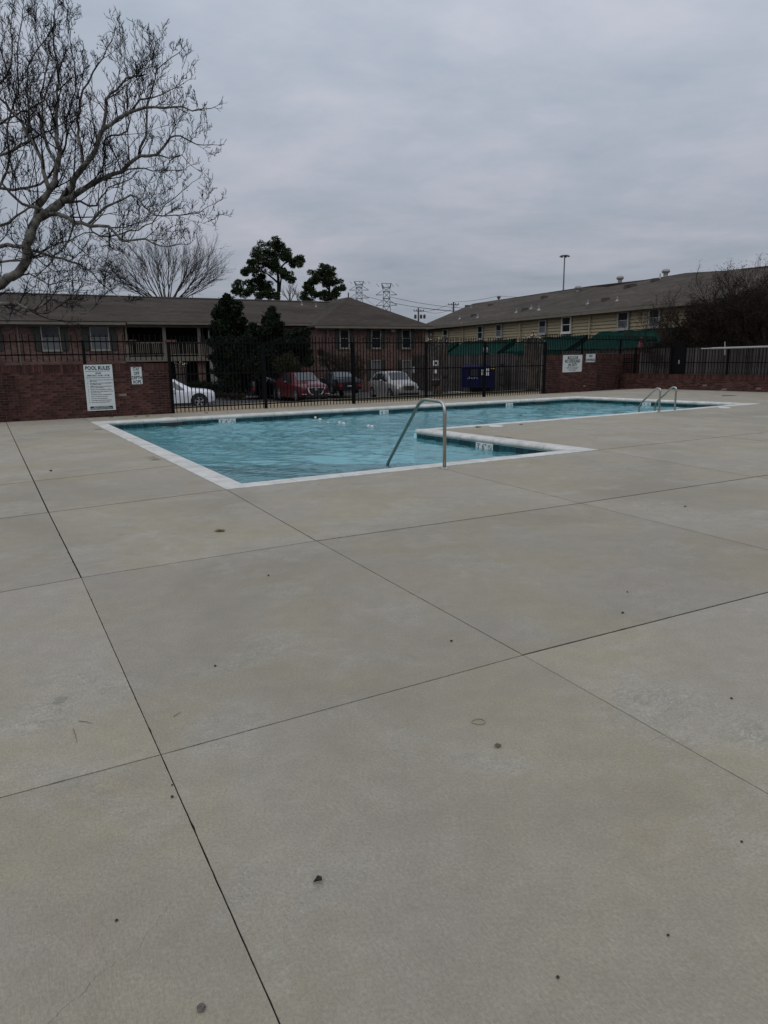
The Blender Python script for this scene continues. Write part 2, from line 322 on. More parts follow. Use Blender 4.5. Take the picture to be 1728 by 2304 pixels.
# ============================================================ mesh helpers
class MB:
    def __init__(s): s.v = []; s.f = []; s.uv = None
    def add(s, vs, fs):
        k = len(s.v); s.v.extend(tuple(p) for p in vs); s.f.extend(tuple(i+k for i in f) for f in fs); return s
    def box(s, x, y, z, sx, sy, sz, rot=0.0):
        """centre x,y, bottom z"""
        c, sn = math.cos(rot), math.sin(rot); vs = []
        for dz in (0, sz):
            for dx, dy in ((-1, -1), (1, -1), (1, 1), (-1, 1)):
                a, b = dx*sx/2, dy*sy/2; vs.append((x+a*c-b*sn, y+a*sn+b*c, z+dz))
        return s.add(vs, [(3, 2, 1, 0), (4, 5, 6, 7), (0, 1, 5, 4), (1, 2, 6, 5), (2, 3, 7, 6), (3, 0, 4, 7)])
    def prism(s, poly, z0, z1):
        n = len(poly); a = sum(poly[i][0]*poly[(i+1) % n][1]-poly[(i+1) % n][0]*poly[i][1] for i in range(n))
        if a < 0: poly = list(reversed(poly))
        vs = [(p[0], p[1], z0) for p in poly]+[(p[0], p[1], z1) for p in poly]
        return s.add(vs, [tuple(range(n-1, -1, -1)), tuple(range(n, 2*n))]+[(i, (i+1) % n, n+(i+1) % n, n+i) for i in range(n)])
    def quad(s, a, b, c, d): return s.add([a, b, c, d], [(0, 1, 2, 3)])
    def slab(s, pts, nrm, t):
        """polygon pts thickened by t against nrm"""
        nrm = Vector(nrm).normalized(); n = len(pts); P = [Vector(p) for p in pts]; Q = [p-nrm*t for p in P]
        return s.add(P+Q, [tuple(range(n)), tuple(range(2*n-1, n-1, -1))]+[(i, n+i, n+(i+1) % n, (i+1) % n) for i in range(n)])
    def tube(s, pts, rad, n=6, cap=True):
        pts = [Vector(p) for p in pts]; m = len(pts)
        if not hasattr(rad, '__len__'): rad = [rad]*m
        up = Vector((0, 0, 1)); prev = None; vs = []
        for i in range(m):
            d = (pts[min(i+1, m-1)]-pts[max(i-1, 0)])
            if d.length < 1e-9: d = Vector((0, 0, 1))
            d.normalize()
            if prev is None:
                a = d.cross(up)
                if a.length < 0.05: a = d.cross(Vector((1, 0, 0)))
            else:
                a = prev-d*prev.dot(d)
                if a.length < 0.01: a = d.cross(Vector((1, 0.3, 0)))
            a.normalize(); prev = a; b = d.cross(a)
            for k in range(n):
                t = 2*math.pi*k/n; vs.append(pts[i]+(a*math.cos(t)+b*math.sin(t))*rad[i])
        fs = [(i*n+k, i*n+(k+1) % n, (i+1)*n+(k+1) % n, (i+1)*n+k) for i in range(m-1) for k in range(n)]
        if cap: fs += [tuple(range(n-1, -1, -1)), tuple((m-1)*n+k for k in range(n))]
        return s.add(vs, fs)
    def lathe(s, prof, n=16, c=(0, 0, 0), axis='z'):
        vs = []
        for r, h in prof:
            for k in range(n):
                t = 2*math.pi*k/n; x, y, z = r*math.cos(t), r*math.sin(t), h
                if axis == 'y': x, y, z = x, h, y
                if axis == 'x': x, y, z = h, x, y
                vs.append((x+c[0], y+c[1], z+c[2]))
        m = len(prof); fs = [(i*n+k, i*n+(k+1) % n, (i+1)*n+(k+1) % n, (i+1)*n+k) for i in range(m-1) for k in range(n)]
        fs += [tuple(range(n-1, -1, -1)), tuple((m-1)*n+k for k in range(n))]
        return s.add(vs, fs)
    def mesh(s, name, m, smooth=False):
        me = bpy.data.meshes.new(name); me.from_pydata([tuple(p) for p in s.v], [], s.f)
        if m: me.materials.append(M[m] if isinstance(m, str) else m)
        if s.uv:
            l = me.uv_layers.new(name='UVMap'); vi = np.zeros(len(me.loops), dtype=np.int32); me.loops.foreach_get('vertex_index', vi)
            uv = np.array(s.uv, dtype=np.float32)[vi]; l.data.foreach_set('uv', uv.ravel())
        if smooth: me.polygons.foreach_set('use_smooth', [True]*len(me.polygons))
        me.update(); return me
    def build(s, name, m, parent=None, smooth=False, local=False, fix=False):
        me = s.mesh(name, m, smooth)
        if fix:
            b = bmesh.new(); b.from_mesh(me); bmesh.ops.recalc_face_normals(b, faces=b.faces); b.to_mesh(me); b.free()
        return place(me, name, parent, local=local)

def place(me, name, parent=None, loc=(0, 0, 0), rot=0.0, local=False, label=None):
    o = bpy.data.objects.new(name, me); COL.objects.link(o); o.location = Vector(loc); o.rotation_euler = (0, 0, rot)
    if parent is not None:
        o.parent = parent
        if not local: o.location = Vector(loc)-base_of(parent)
    if label: o['label'] = label
    return o
def base_of(o):
    v = Vector(o.location)
    while o.parent: o = o.parent; v += Vector(o.location)
    return v
def thing(name, label, cat, loc=(0, 0, 0), rot=0.0, group=None):
    o = bpy.data.objects.new(name, None); COL.objects.link(o); o.location = Vector(loc); o.rotation_euler = (0, 0, rot); o.empty_display_size = 0.2
    return tag(o, label, cat, group)
def tag(o, label, cat, group=None):
    o['label'] = label; o['category'] = cat
    if group: o['group'] = group
    return o
def kind(o, k): o['kind'] = k; return o
def shift(pts, base): return [Vector(p)-Vector(base) for p in pts]

def text(name, s, size, m, parent, loc, rx=math.pi/2, rz=0.0, align='CENTER', sx=1.0, bold=0.0, local=True):
    c = bpy.data.curves.new(name, 'FONT'); c.body = s; c.size = size; c.align_x = align; c.align_y = 'CENTER'; c.offset = bold; c.resolution_u = 2
    tmp = bpy.data.objects.new('tmp', c); COL.objects.link(tmp); dg = bpy.context.evaluated_depsgraph_get()
    me = bpy.data.meshes.new_from_object(tmp.evaluated_get(dg)); bpy.data.objects.remove(tmp); bpy.data.curves.remove(c)
    me.materials.clear(); me.materials.append(M[m])
    o = bpy.data.objects.new(name, me); COL.objects.link(o); o.parent = parent; o.location = loc; o.rotation_euler = (rx, 0, rz); o.scale = (sx, 1, 1)
    return o

def clip(poly, p, n):
    """keep the part of a convex polygon where (q-p).n >= 0"""
    out = []
    for i in range(len(poly)):
        a, b = poly[i], poly[(i+1) % len(poly)]; da, db = (a-p).dot(n), (b-p).dot(n)
        if da >= 0: out.append(a)
        if (da >= 0) != (db >= 0): out.append(a+(b-a)*(da/(da-db)))
    return out
def area(p): return abs(sum(p[i].x*p[(i+1) % len(p)].y-p[(i+1) % len(p)].x*p[i].y for i in range(len(p))))/2
def inset(poly, g, gb=None):
    n = len(poly); s_ = sum(poly[i].x*poly[(i+1) % n].y-poly[(i+1) % n].x*poly[i].y for i in range(n))
    if s_ < 0: poly = list(reversed(poly))
    out = list(poly)
    for i in range(n):
        a, b = poly[i], poly[(i+1) % n]; d = (b-a)
        if d.length < 1e-6: continue
        d.normalize(); nn = Vector((-d.y, d.x)); gg = gb if gb and abs(d.dot(Vector((.863, .505)))) > .85 else g; out = clip(out, a+nn*gg, nn)
    return out
def xing(a, da, b, db):
    k = da.x*db.y-da.y*db.x; t = ((b.x-a.x)*db.y-(b.y-a.y)*db.x)/k; return a+da*t
def V2(p): return Vector((p[0], p[1]))
def az(deg): return Vector((math.sin(math.radians(deg)), math.cos(math.radians(deg))))
rng = random.Random(7)

# ============================================================ pool outline
P1, P2, P3, Ic = V2(on_z(204, 950)), V2(on_z(510, 1102)), V2(on_z(1346, 1012.6)), V2(on_z(933.7, 967))
FR, FC = V2(on_z(1710, 909)), V2(on_z(1298, 892))
CW = 0.30
def leftn(d): return Vector((-d.y, d.x))
d12 = (P2-P1).normalized(); d23 = (P3-P2).normalized(); d3 = az(-34.2); d4 = az(57.9); d5 = (FC-FR).normalized(); d6 = (P1-FC).normalized()
# outer lines (deck side), pool interior lies to the left when walking P1>P2>P3>...
in1 = (P1+leftn(d12)*CW, d12); in2 = (P2+leftn(d23)*CW, d23); in3 = (Ic, d3); in4 = (Ic, d4); in5 = (FR+leftn(d5)*CW, d5); in6 = (FC+leftn(d6)*CW, d6)
I = [xing(*in1, *in2), xing(*in2, *in3), Ic.copy(), xing(*in4, *in5), xing(*in5, *in6), xing(*in6, *in1)]   # inner corners: front-left, P3, peninsula, right, far, back-left
lines_in = [in2, in3, in4, in5, in6, in1]
O_lines = [(a-leftn(d)*CW, d) for a, d in lines_in]
O = [xing(*O_lines[i-1], *O_lines[i]) for i in range(6)]      # outer corners matching I
WATER_Z = -0.178

# fence, wall lines
F0, F1 = on_z(390, 930), on_z(1223, 886)
WL0 = on_z(0, 949); WCn = on_z(1391, 872); WR = on_z(1728, 882.6)
main_w = Wall(F0, F1)
dl = (F0-WL0).normalized()
left_w = Wall(WL0-dl*3.0, F0)
rh_w = Wall(F1, WCn)
rl_dir = (WR-WCn).normalized()
low_w = Wall(WCn, WR+rl_dir*4.0)

# ============================================================ deck
deck = kind(MB().prism([(-30, -6), (30, -6), (30, 12), (-30, 12)], -0.3, -0.29).build('concrete_deck', 'joint'), 'structure')
deck_parts = []
front_p, front_d = P2, d23                      # the front edge line of the pool, extended both ways
fn = Vector((-front_d.y, front_d.x))            # points away from the camera
big = [Vector((-14, -5)), Vector((16, -5)), Vector((16, 34)), Vector((-14, 34))]
def ln(a, b): a, b = V2(on_z(*a)), V2(on_z(*b)); return a, (b-a).normalized()
A1 = ln((630, 2304), (183, 1300)); A1far = ln((183, 1300), (15, 953)); A2 = ln((1728, 1786), (520, 1108)); A3 = ln((1728, 1237), (1030, 1062)); A4 = ln((1687, 1065), (1346, 1013))
A0 = (A1[0]-Vector((1.85*.87, 0.95)), A1[1]); A5 = ln((1659, 989), (1407, 962))
B0l = ln((0, 1795), (1728, 1333)); Cl = ln((183, 1300), (1728, 1068)); B4 = ln((0, 1091), (387, 1048)); Bm1 = (B0l[0]-Vector((0.9, -0.3))*0-leftn(B0l[1])*2.6, B0l[1])
def split(polys, line):
    out = []
    for p in polys:
        n = leftn(line[1])
        for s_ in (1, -1):
            q = clip(p, line[0], n*s_)
            if len(q) > 2 and area(q) > 0.01: out.append(q)
    return out
def gk(x, y): return V2(on_z(x, y))
kB = [gk(0, 1795), gk(362, 1698), gk(1177, 1474)]; kC = [gk(0, 1333), gk(183, 1300), gk(712, 1217), gk(1307, 1132), gk(1700, 1073)]
kF = [gk(0, 1172), gk(109.4, 1153), P2.copy(), xing(kC[3], (gk(1728, 1237)-kC[3]).normalized(), P2, d23), P3.copy()]
left_joint = (kF[1]-P2).normalized()
a3d = (gk(1728, 1237)-kC[3]).normalized(); dB = (gk(1728, 1333)-kB[2]).normalized(); kB3 = xing(kB[2], dB, kC[3], a3d)
a4d = (kC[4]-P3).normalized(); kB4 = xing(kB[2], dB, kC[4], a4d)
rowF = [kF[1]+left_joint*1.85, kF[1], kF[2], kF[3], kF[4]]
rowC = [kC[1]+(kC[0]-kC[1]).normalized()*1.85, kC[1], kC[2], kC[3], kC[4]]
rowB = [kB[1]+(kB[0]-kB[1]).normalized()*1.85, kB[1], kB[2], kB3, kB4]
nd1 = (gk(630, 2304)-kB[1]).normalized(); nd2 = (gk(1728, 1786)-kB[2]).normalized()
rowN = [rowB[0]+nd1*3, rowB[1]+nd1*3, rowB[2]+nd2*3, rowB[3]+nd2*3, rowB[4]+nd2*3]
rows = []
for r_ in (rowF, rowC, rowB, rowN):
    r_ = [r_[0]+(r_[0]-r_[1]).normalized()*9]+r_+[r_[-1]+(r_[-1]-r_[-2]).normalized()*3.2, r_[-1]+(r_[-1]-r_[-2]).normalized()*12]; rows.append(r_)
front = [[rows[a][c], rows[a][c+1], rows[a+1][c+1], rows[a+1][c]] for a in range(3) for c in range(len(rows[0])-1)]
A1far = (kF[1], (gk(15, 953)-kF[1]).normalized())
# far joints of the left field
leftf = clip(clip(big, P2, -leftn(left_joint)), P1, -leftn(d12))
leftf = clip(leftf, V2(left_w.A), V2(left_w.n)); leftf = [leftf]
for L_ in (A1far, (A1far[0]-leftn(A1far[1])*-2.2, A1far[1]), B4, (P1, -d6)): leftf = split(leftf, L_)
fars = clip(clip(big, P1, leftn(d12)), O[4], -leftn(d6))
fars = [clip(fars, V2(main_w.A), V2(main_w.n))]
for k in range(1, 8): fars = split(fars, (P1-d6*(2.9*k), az(-30)))
# peninsula and right
pen = clip(clip(big, front_p, fn), P3, -leftn(O_lines[1][1])); pen = [clip(pen, O[2], -leftn(O_lines[2][1]))]
for L_ in (A5, ln((1659, 988), (1728, 981)), (A5[0]+leftn(A5[1])*-2.9, A5[1])): pen = split(pen, L_)
rend = clip(clip(big, O[3], leftn(O_lines[2][1])), O[3], -leftn(d5)); rend = clip(rend, O[4], leftn(d6))
rend = [rend]
for L_ in ((O[4], -d6), ): rend = split(rend, L_)
def under_walls(p):
    p = clip(p, V2(main_w.A), V2(main_w.n)) if len(p) > 2 else p
    return clip(p, V2(low_w.A), V2(low_w.n)) if len(p) > 2 else p
slabs = front+leftf+fars+pen+rend
n_slab = 0
for q in slabs:
    q = under_walls(q)
    if len(q) < 3: continue
    dist = min(p.length for p in q)
    q = inset(q, *((0.0019, 0.0032) if dist < 3.2 else ((0.0046, 0.0095) if dist < 6.5 else (0.0066, 0.0125))))
    if len(q) < 3 or area(q) < 0.02: continue
    if dist < 7:                      # ragged saw-cut edges near by
        w_ = []
        for k in range(len(q)):
            a, b = q[k], q[(k+1) % len(q)]; L_ = (b-a).length; m_ = max(1, int(L_/0.035)); nn = leftn((b-a).normalized())
            w_.append(a)
            for e in range(1, m_): w_.append(a+(b-a)*(e/m_)+nn*(abs(rng.gauss(0, .0006))+(rng.uniform(.002, .005) if rng.random() < .012 else 0)))
        q = w_
    MB().prism(q, -0.12, 0.0).build('slab', 'deck', deck); n_slab += 1
# sheet under the slabs so the joints are not bottomless, left open over the pool
for reg in (clip(big, front_p, -fn), clip(clip(big, front_p, fn), P1, -leftn(d12)), clip(clip(big, P1, leftn(d12)), O[4], -leftn(d6)),
            clip(clip(clip(big, front_p, fn), P3, -leftn(O_lines[1][1])), O[2], -leftn(O_lines[2][1])),
            clip(clip(clip(big, O[3], leftn(O_lines[2][1])), O[3], -leftn(d5)), O[4], leftn(d6))):
    r_ = clip(clip(reg, V2(main_w.A), V2(main_w.n)), V2(low_w.A), V2(low_w.n))
    r_ = clip(r_, V2(left_w.A), V2(left_w.n)) if r_ else r_
    if len(r_) > 2: MB().prism(r_, -0.2, -0.0042).build('joint_bed', 'joint', deck)

crk = [on_z(x, y, .0006) for x, y in ((108, 2306), (150, 2262), (190, 2234), (202, 2212), (217, 2196), (262, 2165), (315, 2131), (330, 2100), (372, 2050), (391, 2017))]
ck = MB(); cp = []
for a, b in zip(crk, crk[1:]):
    for k in range(5): cp.append(a+(b-a)*(k/5)+Vector((rng.gauss(0, .0022), rng.gauss(0, .0022), 0)))
for k, (a, b) in enumerate(zip(cp, cp[1:])):
    w_ = Vector((.00035, .0001, 0))*(1-.6*k/len(cp)); ck.quad(a-w_, a+w_, b+w_, b-w_)
ck.build('crack', 'joint', deck)

# ============================================================ pool
pool = thing('swimming_pool', 'L shaped swimming pool with white coping and a band of dark blue tiles', 'pool', (I[0].x, I[0].y, 0))
# coping stones: profile across the edge, rounded nose overhanging the water
prof = [(0.0, -0.06), (0.0, 0.006), (0.02, 0.012), (0.24, 0.012), (0.275, 0.006), (0.298, -0.012), (0.306, -0.034), (0.300, -0.056), (0.28, -0.072), (0.25, -0.075)]
for i in range(6):
    j = (i+1) % 6
    a, b = I[i], I[j]; oa, ob = O[i], O[j]
    L_ = (b-a).length; d = (b-a).normalized(); n = leftn(d)
    step = 0.61 if i in (5, 0, 1) else 0.9
    m_ = max(2, int(round(L_/step))); cuts = [k*L_/m_+(rng.uniform(-.03, .03) if 0 < k < m_ else 0) for k in range(m_+1)]
    for k in range(m_):
        ends = []
        for idx, e in ((k, 0), (k+1, 1)):
            g = 0.0045*(1 if e == 0 else -1)
            ip = a+d*(cuts[idx]+(g if 0 < idx < m_ else 0))
            op = ip-n*CW
            if idx == 0: op = oa.copy()
            if idx == m_: op = ob.copy()
            ends.append((op, ip))
        mb = MB(); vs = []
        for op, ip in ends:
            for u, z in prof: q = op+(ip-op)*(u/CW); vs.append((q.x, q.y, z))
        m2 = len(prof); mb.add(vs, [tuple(range(m2)), tuple(range(2*m2-1, m2-1, -1))]+[(r_, m2+r_, m2+(r_+1) % m2, (r_+1) % m2) for r_ in range(m2)])
        mb.build('coping_stone', 'coping', pool, fix=True)
# walls behind tiles + floor
def edge_wall(i, z0, z1, off, name, m, t=0.05):
    a, b = I[i], I[(i+1) % 6]; n = leftn((b-a).normalized())
    w = Wall(a, b); c = (a+b)/2-n*(t/2-off); return MB().box(c.x, c.y, z0, (b-a).length+0.06, t, z1-z0, math.atan2((b-a).y, (b-a).x)).build(name, m, pool)
for i in range(6): edge_wall(i, -1.7, -0.076, -0.010+0.0004*i, 'pool_wall', 'plaster', 0.06+0.002*i)
tile_me = MB().box(0, 0, -0.0725, 0.145, 0.010, 0.145).mesh('waterline_tile', 'tile')
grout_top = -0.0765
for i in range(6):
    edge_wall(i, -0.235, grout_top, -0.0055+0.0003*i, 'grout_band', 'grout', 0.004)
n_t = 0
markers = {  # edge -> list of (photo x, y of the first tile, texts)
}
def edge_w(i):
    a, b = I[i], I[(i+1) % 6]; d = (b-a).normalized(); return a, d, leftn(d), (b-a).length
mark_tiles = []
def find_s(i, x, y):
    a, d, n, L_ = edge_w(i); w = Wall(a, a+d); s_, z = w.px(x, y); return s_ if w.d.dot(Vector((d.x, d.y, 0))) > 0 else -s_
marks = [(4, 511, 944, ["3'", '6"', 'X']), (4, 864, 928, ['4', 'X']), (4, 1146, 909, ['5', 'X']), (3, 1455, 907, ['5', 'X']), (1, 1090, 1001, ["3'", '6"', 'X'])]
skims = [(4, 386, 955, 0.55), (4, 1216, 905, 0.5)]
occupied = {k: [] for k in range(6)}
for (i, x, y, t) in marks:
    s_ = find_s(i, x, y); w = 0.155*len(t); occupied[i].append((s_-w/2, s_+w/2, 'm', t))
for (i, x, y, w) in skims:
    s_ = find_s(i, x, y); occupied[i].append((s_-w/2, s_+w/2, 's', None))
def no_dive(parent, r, m='ink', local=True):
    mb = MB(); N = 16
    for k in range(N):
        t0, t1 = 2*math.pi*k/N, 2*math.pi*(k+1)/N
        mb.quad((r*math.cos(t0), r*math.sin(t0), 0), (r*math.cos(t1), r*math.sin(t1), 0), (r*.8*math.cos(t1), r*.8*math.sin(t1), 0), (r*.8*math.cos(t0), r*.8*math.sin(t0), 0))
    c = math.cos(math.pi/4)*r*.9; w = r*.09
    mb.quad((-c-w, c-w, 0.0005), (-c+w, c+w, 0.0005), (c+w, -c+w, 0.0005), (c-w, -c-w, 0.0005))
    mb.quad((-.35*r, -.1*r, 0), (-.2*r, .3*r, 0), (.45*r, -.1*r, 0), (.3*r, -.35*r, 0))
    return mb.mesh('no_diving_symbol', m)
def marker_tile(parent, t, pos, rotz, flat=False):
    k = MB().box(0, 0, -0.0725, 0.148, 0.012, 0.145)
    if flat: k = MB().box(0, 0, -0.004, 0.15, 0.15, 0.0055)
    o = place(k.mesh('depth_marker_tile', 'tile_white'), 'depth_marker_tile', parent, pos, rotz)
    loc = (0, 0, 0.0022) if flat else (0, -0.0068, 0); rx = 0 if flat else math.pi/2
    if t == 'X':
        s_ = bpy.data.objects.new('no_diving_symbol', no_dive(None, 0.052)); COL.objects.link(s_); s_.parent = o; s_.location = loc; s_.rotation_euler = (rx, 0, 0)
    else: text('depth_number', t, 0.14, 'ink', o, loc, rx, 0, bold=0.002)
    return o
for i in range(6):
    a, d, n, L_ = edge_w(i)
    # the tile faces the water (direction n); local -Y is the face
    rotz = math.atan2(n.y, n.x)+math.pi/2
    for (s0, s1, k_, t) in occupied[i]:
        if k_ == 's':
            c = a+d*((s0+s1)/2)+n*0.001
            MB().box(c.x, c.y, -0.215, s1-s0, 0.012, 0.125, math.atan2(d.y, d.x)).build('skimmer_mouth', 'black', pool)
        else:
            order = t if (Vector((math.cos(rotz), math.sin(rotz))).dot(d) > 0) else list(reversed(t))
            for q, tt in enumerate(order):
                c = a+d*(s0+0.155*(q+.5))+n*0.002; marker_tile(pool, tt, (c.x, c.y, -0.153), rotz)
    if i not in (1, 2, 3, 4): continue
    gaps = sorted((o_[0], o_[1]) for o_ in occupied[i]); runs = []; cur = 0.0
    for g0_, g1_ in gaps+[(L_, L_)]:
        if g0_-cur > 0.05: runs.append((cur, g0_))
        cur = g1_
    for r0_, r1_ in runs:
        m_ = max(1, int(round((r1_-r0_)/0.153))); pt_ = (r1_-r0_)/m_
        for k in range(m_):
            c = a+d*(r0_+(k+.5)*pt_); o_ = place(tile_me, 'waterline_tile', pool, (c.x, c.y, -0.153), rotz); o_.scale = (pt_/0.152, 1, 1); n_t += 1
# floor and steps
MB().prism([(p.x, p.y) for p in I], -1.30, -1.25).build('pool_floor', 'plaster', pool)
def step_poly(depth, off):
    a, d, n, L_ = edge_w(0); p = a+n*0.02
    return [p+d*(1.9), p+d*(5.3), p+d*(5.3)+n*depth, p+d*1.9+n*depth]
for k in range(3):
    MB().prism([(p.x, p.y) for p in step_poly(0.35*(3-k), 0)], -1.25+0.0003*k, -0.98+0.25*k-0.0).build('pool_step', 'plaster', pool)
# water surface with real ripples
xs = np.arange(-8.5, 12.2, 0.055); ys = np.arange(7.5, 26.6, 0.055)
def wave(x, y):
    z = np.zeros_like(x); r_ = np.random.RandomState(3)
    for k in range(26):
        wl_ = 0.22*1.13**k*0.55+0.09; th = math.pi/2+r_.normal(0, .75); ph = r_.uniform(0, 6.28)
        kx, ky = math.cos(th)*6.283/wl_, math.sin(th)*6.283/wl_
        z += 0.0085*wl_**0.75*(1.0 if wl_ < .8 else .45)*np.sin(kx*x+ky*y+ph+0.8*np.sin(0.9*x+1.3*y+ph))
    amp = 0.75+0.35*np.sin(0.7*x+1.0)*np.cos(0.55*y-0.4)
    return z*amp*0.72
bm = bmesh.new()
gx, gy = np.meshgrid(xs, ys); nx, ny = len(xs), len(ys)
ins = np.ones(gx.shape, dtype=bool)
def side(p, d, X, Y): return (X-p.x)*(-d.y)+(Y-p.y)*d.x
pad = -0.05
ins = (side(*in1, gx, gy) > pad) & (side(*in2, gx, gy) > pad) & (side(*in5, gx, gy) > pad) & (side(*in6, gx, gy) > pad) & ((side(*in3, gx, gy) > pad) | (side(*in4, gx, gy) > pad))
idx = -np.ones(gx.shape, dtype=int); idx[ins] = np.arange(ins.sum())
gz = WATER_Z+wave(gx, gy)
vs = np.stack([gx[ins], gy[ins], gz[ins]], 1)
q = np.stack([idx[:-1, :-1], idx[:-1, 1:], idx[1:, 1:], idx[1:, :-1]], -1).reshape(-1, 4); q = q[(q >= 0).all(1)]
me = bpy.data.meshes.new('pool_water'); me.from_pydata(vs.tolist(), [], q.tolist()); me.materials.append(M['water'])
me.polygons.foreach_set('use_smooth', [True]*len(me.polygons)); me.update()
kind(place(me, 'pool_water'), 'structure')

# deck set markers, skimmer lids
def deck_marker(x, y, t, label, rot):
    p = on_z(x, y); o = thing('depth_marker', label, 'depth marker', (p.x, p.y, 0), rot)
    for k, tt in enumerate(t):
        m_ = MB().box(0, 0, 0.0, 0.15, 0.15, 0.004).mesh('marker_tile', 'deck'); c = place(m_, 'marker_tile', o, ((k-(len(t)-1)/2)*0.16, 0, 0), local=True)
        if tt == 'X':
            s_ = bpy.data.objects.new('no_diving_symbol', no_dive(None, 0.06)); COL.objects.link(s_); s_.parent = c; s_.location = (0, 0, 0.0048)
        else: text('depth_number', tt, 0.15, 'ink', c, (0, 0, 0.0048), 0)
deck_marker(344.5, 1031.6, ["3'", '6"', 'X'], 'depth tiles set flush in the deck along the left coping', math.atan2(-d12.y, -d12.x)-math.pi)
deck_marker(220, 966, ["3'", '6"'], 'depth tiles in the deck near the back left pool corner', math.atan2(-d12.y, -d12.x)-math.pi)
deck_marker(1132, 983, ["3'", '6"', 'X'], 'depth tiles set in the deck corner that juts into the pool', math.atan2(d3.y, d3.x)+math.pi)
for x, y, lb in ((375, 941, 'round white skimmer lid between the back left coping and the iron fence'), (1115.7, 959, 'round white skimmer lid on the deck corner jutting into the pool'), (1629.7, 917.6, 'round white skimmer lid beside the coping past the twin ladder rails')):
    p = on_z(x, y); o = MB().lathe([(0.0, 0.0), (0.155, 0.0), (0.155, 0.006), (0.145, 0.010), (0.01, 0.011)], 20).build('skimmer_lid', 'white'); o.location = (p.x, p.y, 0.0); tag(o, lb, 'skimmer lid', 'skimmer lids in the deck')

# handrail and ladder
def rail_mesh(pts, r=0.024):
    """rounded tube through corner points with fillets"""
    out = []
    P = [Vector(p) for p in pts]
    for i, p in enumerate(P):
        if i in (0, len(P)-1): out.append(p); continue
        a, b = (P[i-1]-p), (P[i+1]-p); rr = min(0.16, a.length*.45, b.length*.45)
        s0, s1 = p+a.normalized()*rr, p+b.normalized()*rr
        for k in range(7):
            t = k/6; out.append(s0*(1-t)**2+p*2*t*(1-t)+s1*t*t)
    return MB().tube(out, r, 12)
rb = on_z(1000, 1054)
inw = leftn(d23)
def px_dir(P, dir2, x):  # distance along dir2 from P so that it appears at photo x (any height ignored)
    best = 0; lo, hi = -3, 6
    return None
hr = thing('pool_handrail', 'single bent stainless steel handrail rising from the near coping into the water', 'handrail', (rb.x, rb.y, 0))
end = on_z(870, 1044, WATER_Z)
e2 = Vector((end.x-rb.x, end.y-rb.y, 0)); L_ = e2.length; e2.normalize()
Hr = at_y(999, 905, rb.y).z
top2 = L_*0.36
pts = [(0, 0, 0), (0, 0, Hr), (e2.x*top2, e2.y*top2, Hr+0.01), (e2.x*L_, e2.y*L_, WATER_Z-0.02), (e2.x*(L_+.25), e2.y*(L_+.25), -0.75)]
rail_mesh(pts, 0.024).build('rail', 'steel', hr, smooth=True, local=True)
MB().lathe([(0.062, 0.0), (0.062, 0.006), (0.045, 0.018), (0.03, 0.022)], 20).build('escutcheon', 'steel', hr, smooth=False, local=True)
la, lb_ = on_z(1482.5, 927.5), on_z(1518, 923.5)
lad = thing('pool_ladder', 'pool ladder with two hooped stainless rails at the right end of the pool', 'ladder', (la.x, la.y, 0))
nd = leftn(d4); nd3 = Vector((nd.x, nd.y, 0))
Hl = at_y(1480, 875, la.y).z
for q_, b_ in ((Vector((0, 0, 0)), la), (lb_-la, lb_)):
    pp = [q_, q_+Vector((0, 0, Hl)), q_+nd3*0.40+Vector((0, 0, Hl*.66)), q_+nd3*0.62+Vector((0, 0, Hl*.28)), q_+nd3*0.62+Vector((0, 0, -1.1))]
    pp[2] = q_+nd3*0.12+Vector((0, 0, Hl+.01)); 
    rail_mesh(pp, 0.024).build('rail', 'steel', lad, smooth=True, local=True)
    k = MB().lathe([(0.062, 0.0), (0.062, 0.006), (0.045, 0.018), (0.03, 0.022)], 18).mesh('escutcheon', 'steel'); place(k, 'escutcheon', lad, q_+Vector((0, 0, .001)), local=True)
for z in (-0.45, -0.75):
    c = (lb_-la)/2+nd3*0.62; MB().box(c.x, c.y, z, (lb_-la).length, 0.1, 0.03, math.atan2((lb_-la).y, (lb_-la).x)).build('tread', 'white', lad, local=True)
# depth rope with floats
rope_pts = [on_z(x, y, WATER_Z) for x, y in ((700, 936), (709.7, 940.3), (720, 944.7), (738, 950.4), (764, 952), (773, 953.6), (800, 957), (829, 959.5), (837, 960.5), (880, 968))]
rope = thing('depth_rope', 'half sunken depth rope with small white floats across the pool', 'rope', rope_pts[0])
rp = [Vector((p.x, p.y, WATER_Z-(0.02 if k not in (0, 9) else .1))) for k, p in enumerate(rope_pts)]
MB().tube(shift(rp, rope_pts[0]), 0.008, 5).build('cord', 'binmark', rope, local=True)
fl = MB().lathe([(0.012, -.05), (0.026, -.038), (0.034, -0.015), (0.034, 0.015), (0.026, 0.038), (0.012, 0.05)], 12, axis='x').mesh('float', 'white', True)
for k in (1, 2, 4, 5, 7, 8, 3):
    p = rope_pts[k]; place(fl, 'float', rope, (p.x, p.y, WATER_Z+(0.01 if k != 3 else -.02)), 0.4+k)

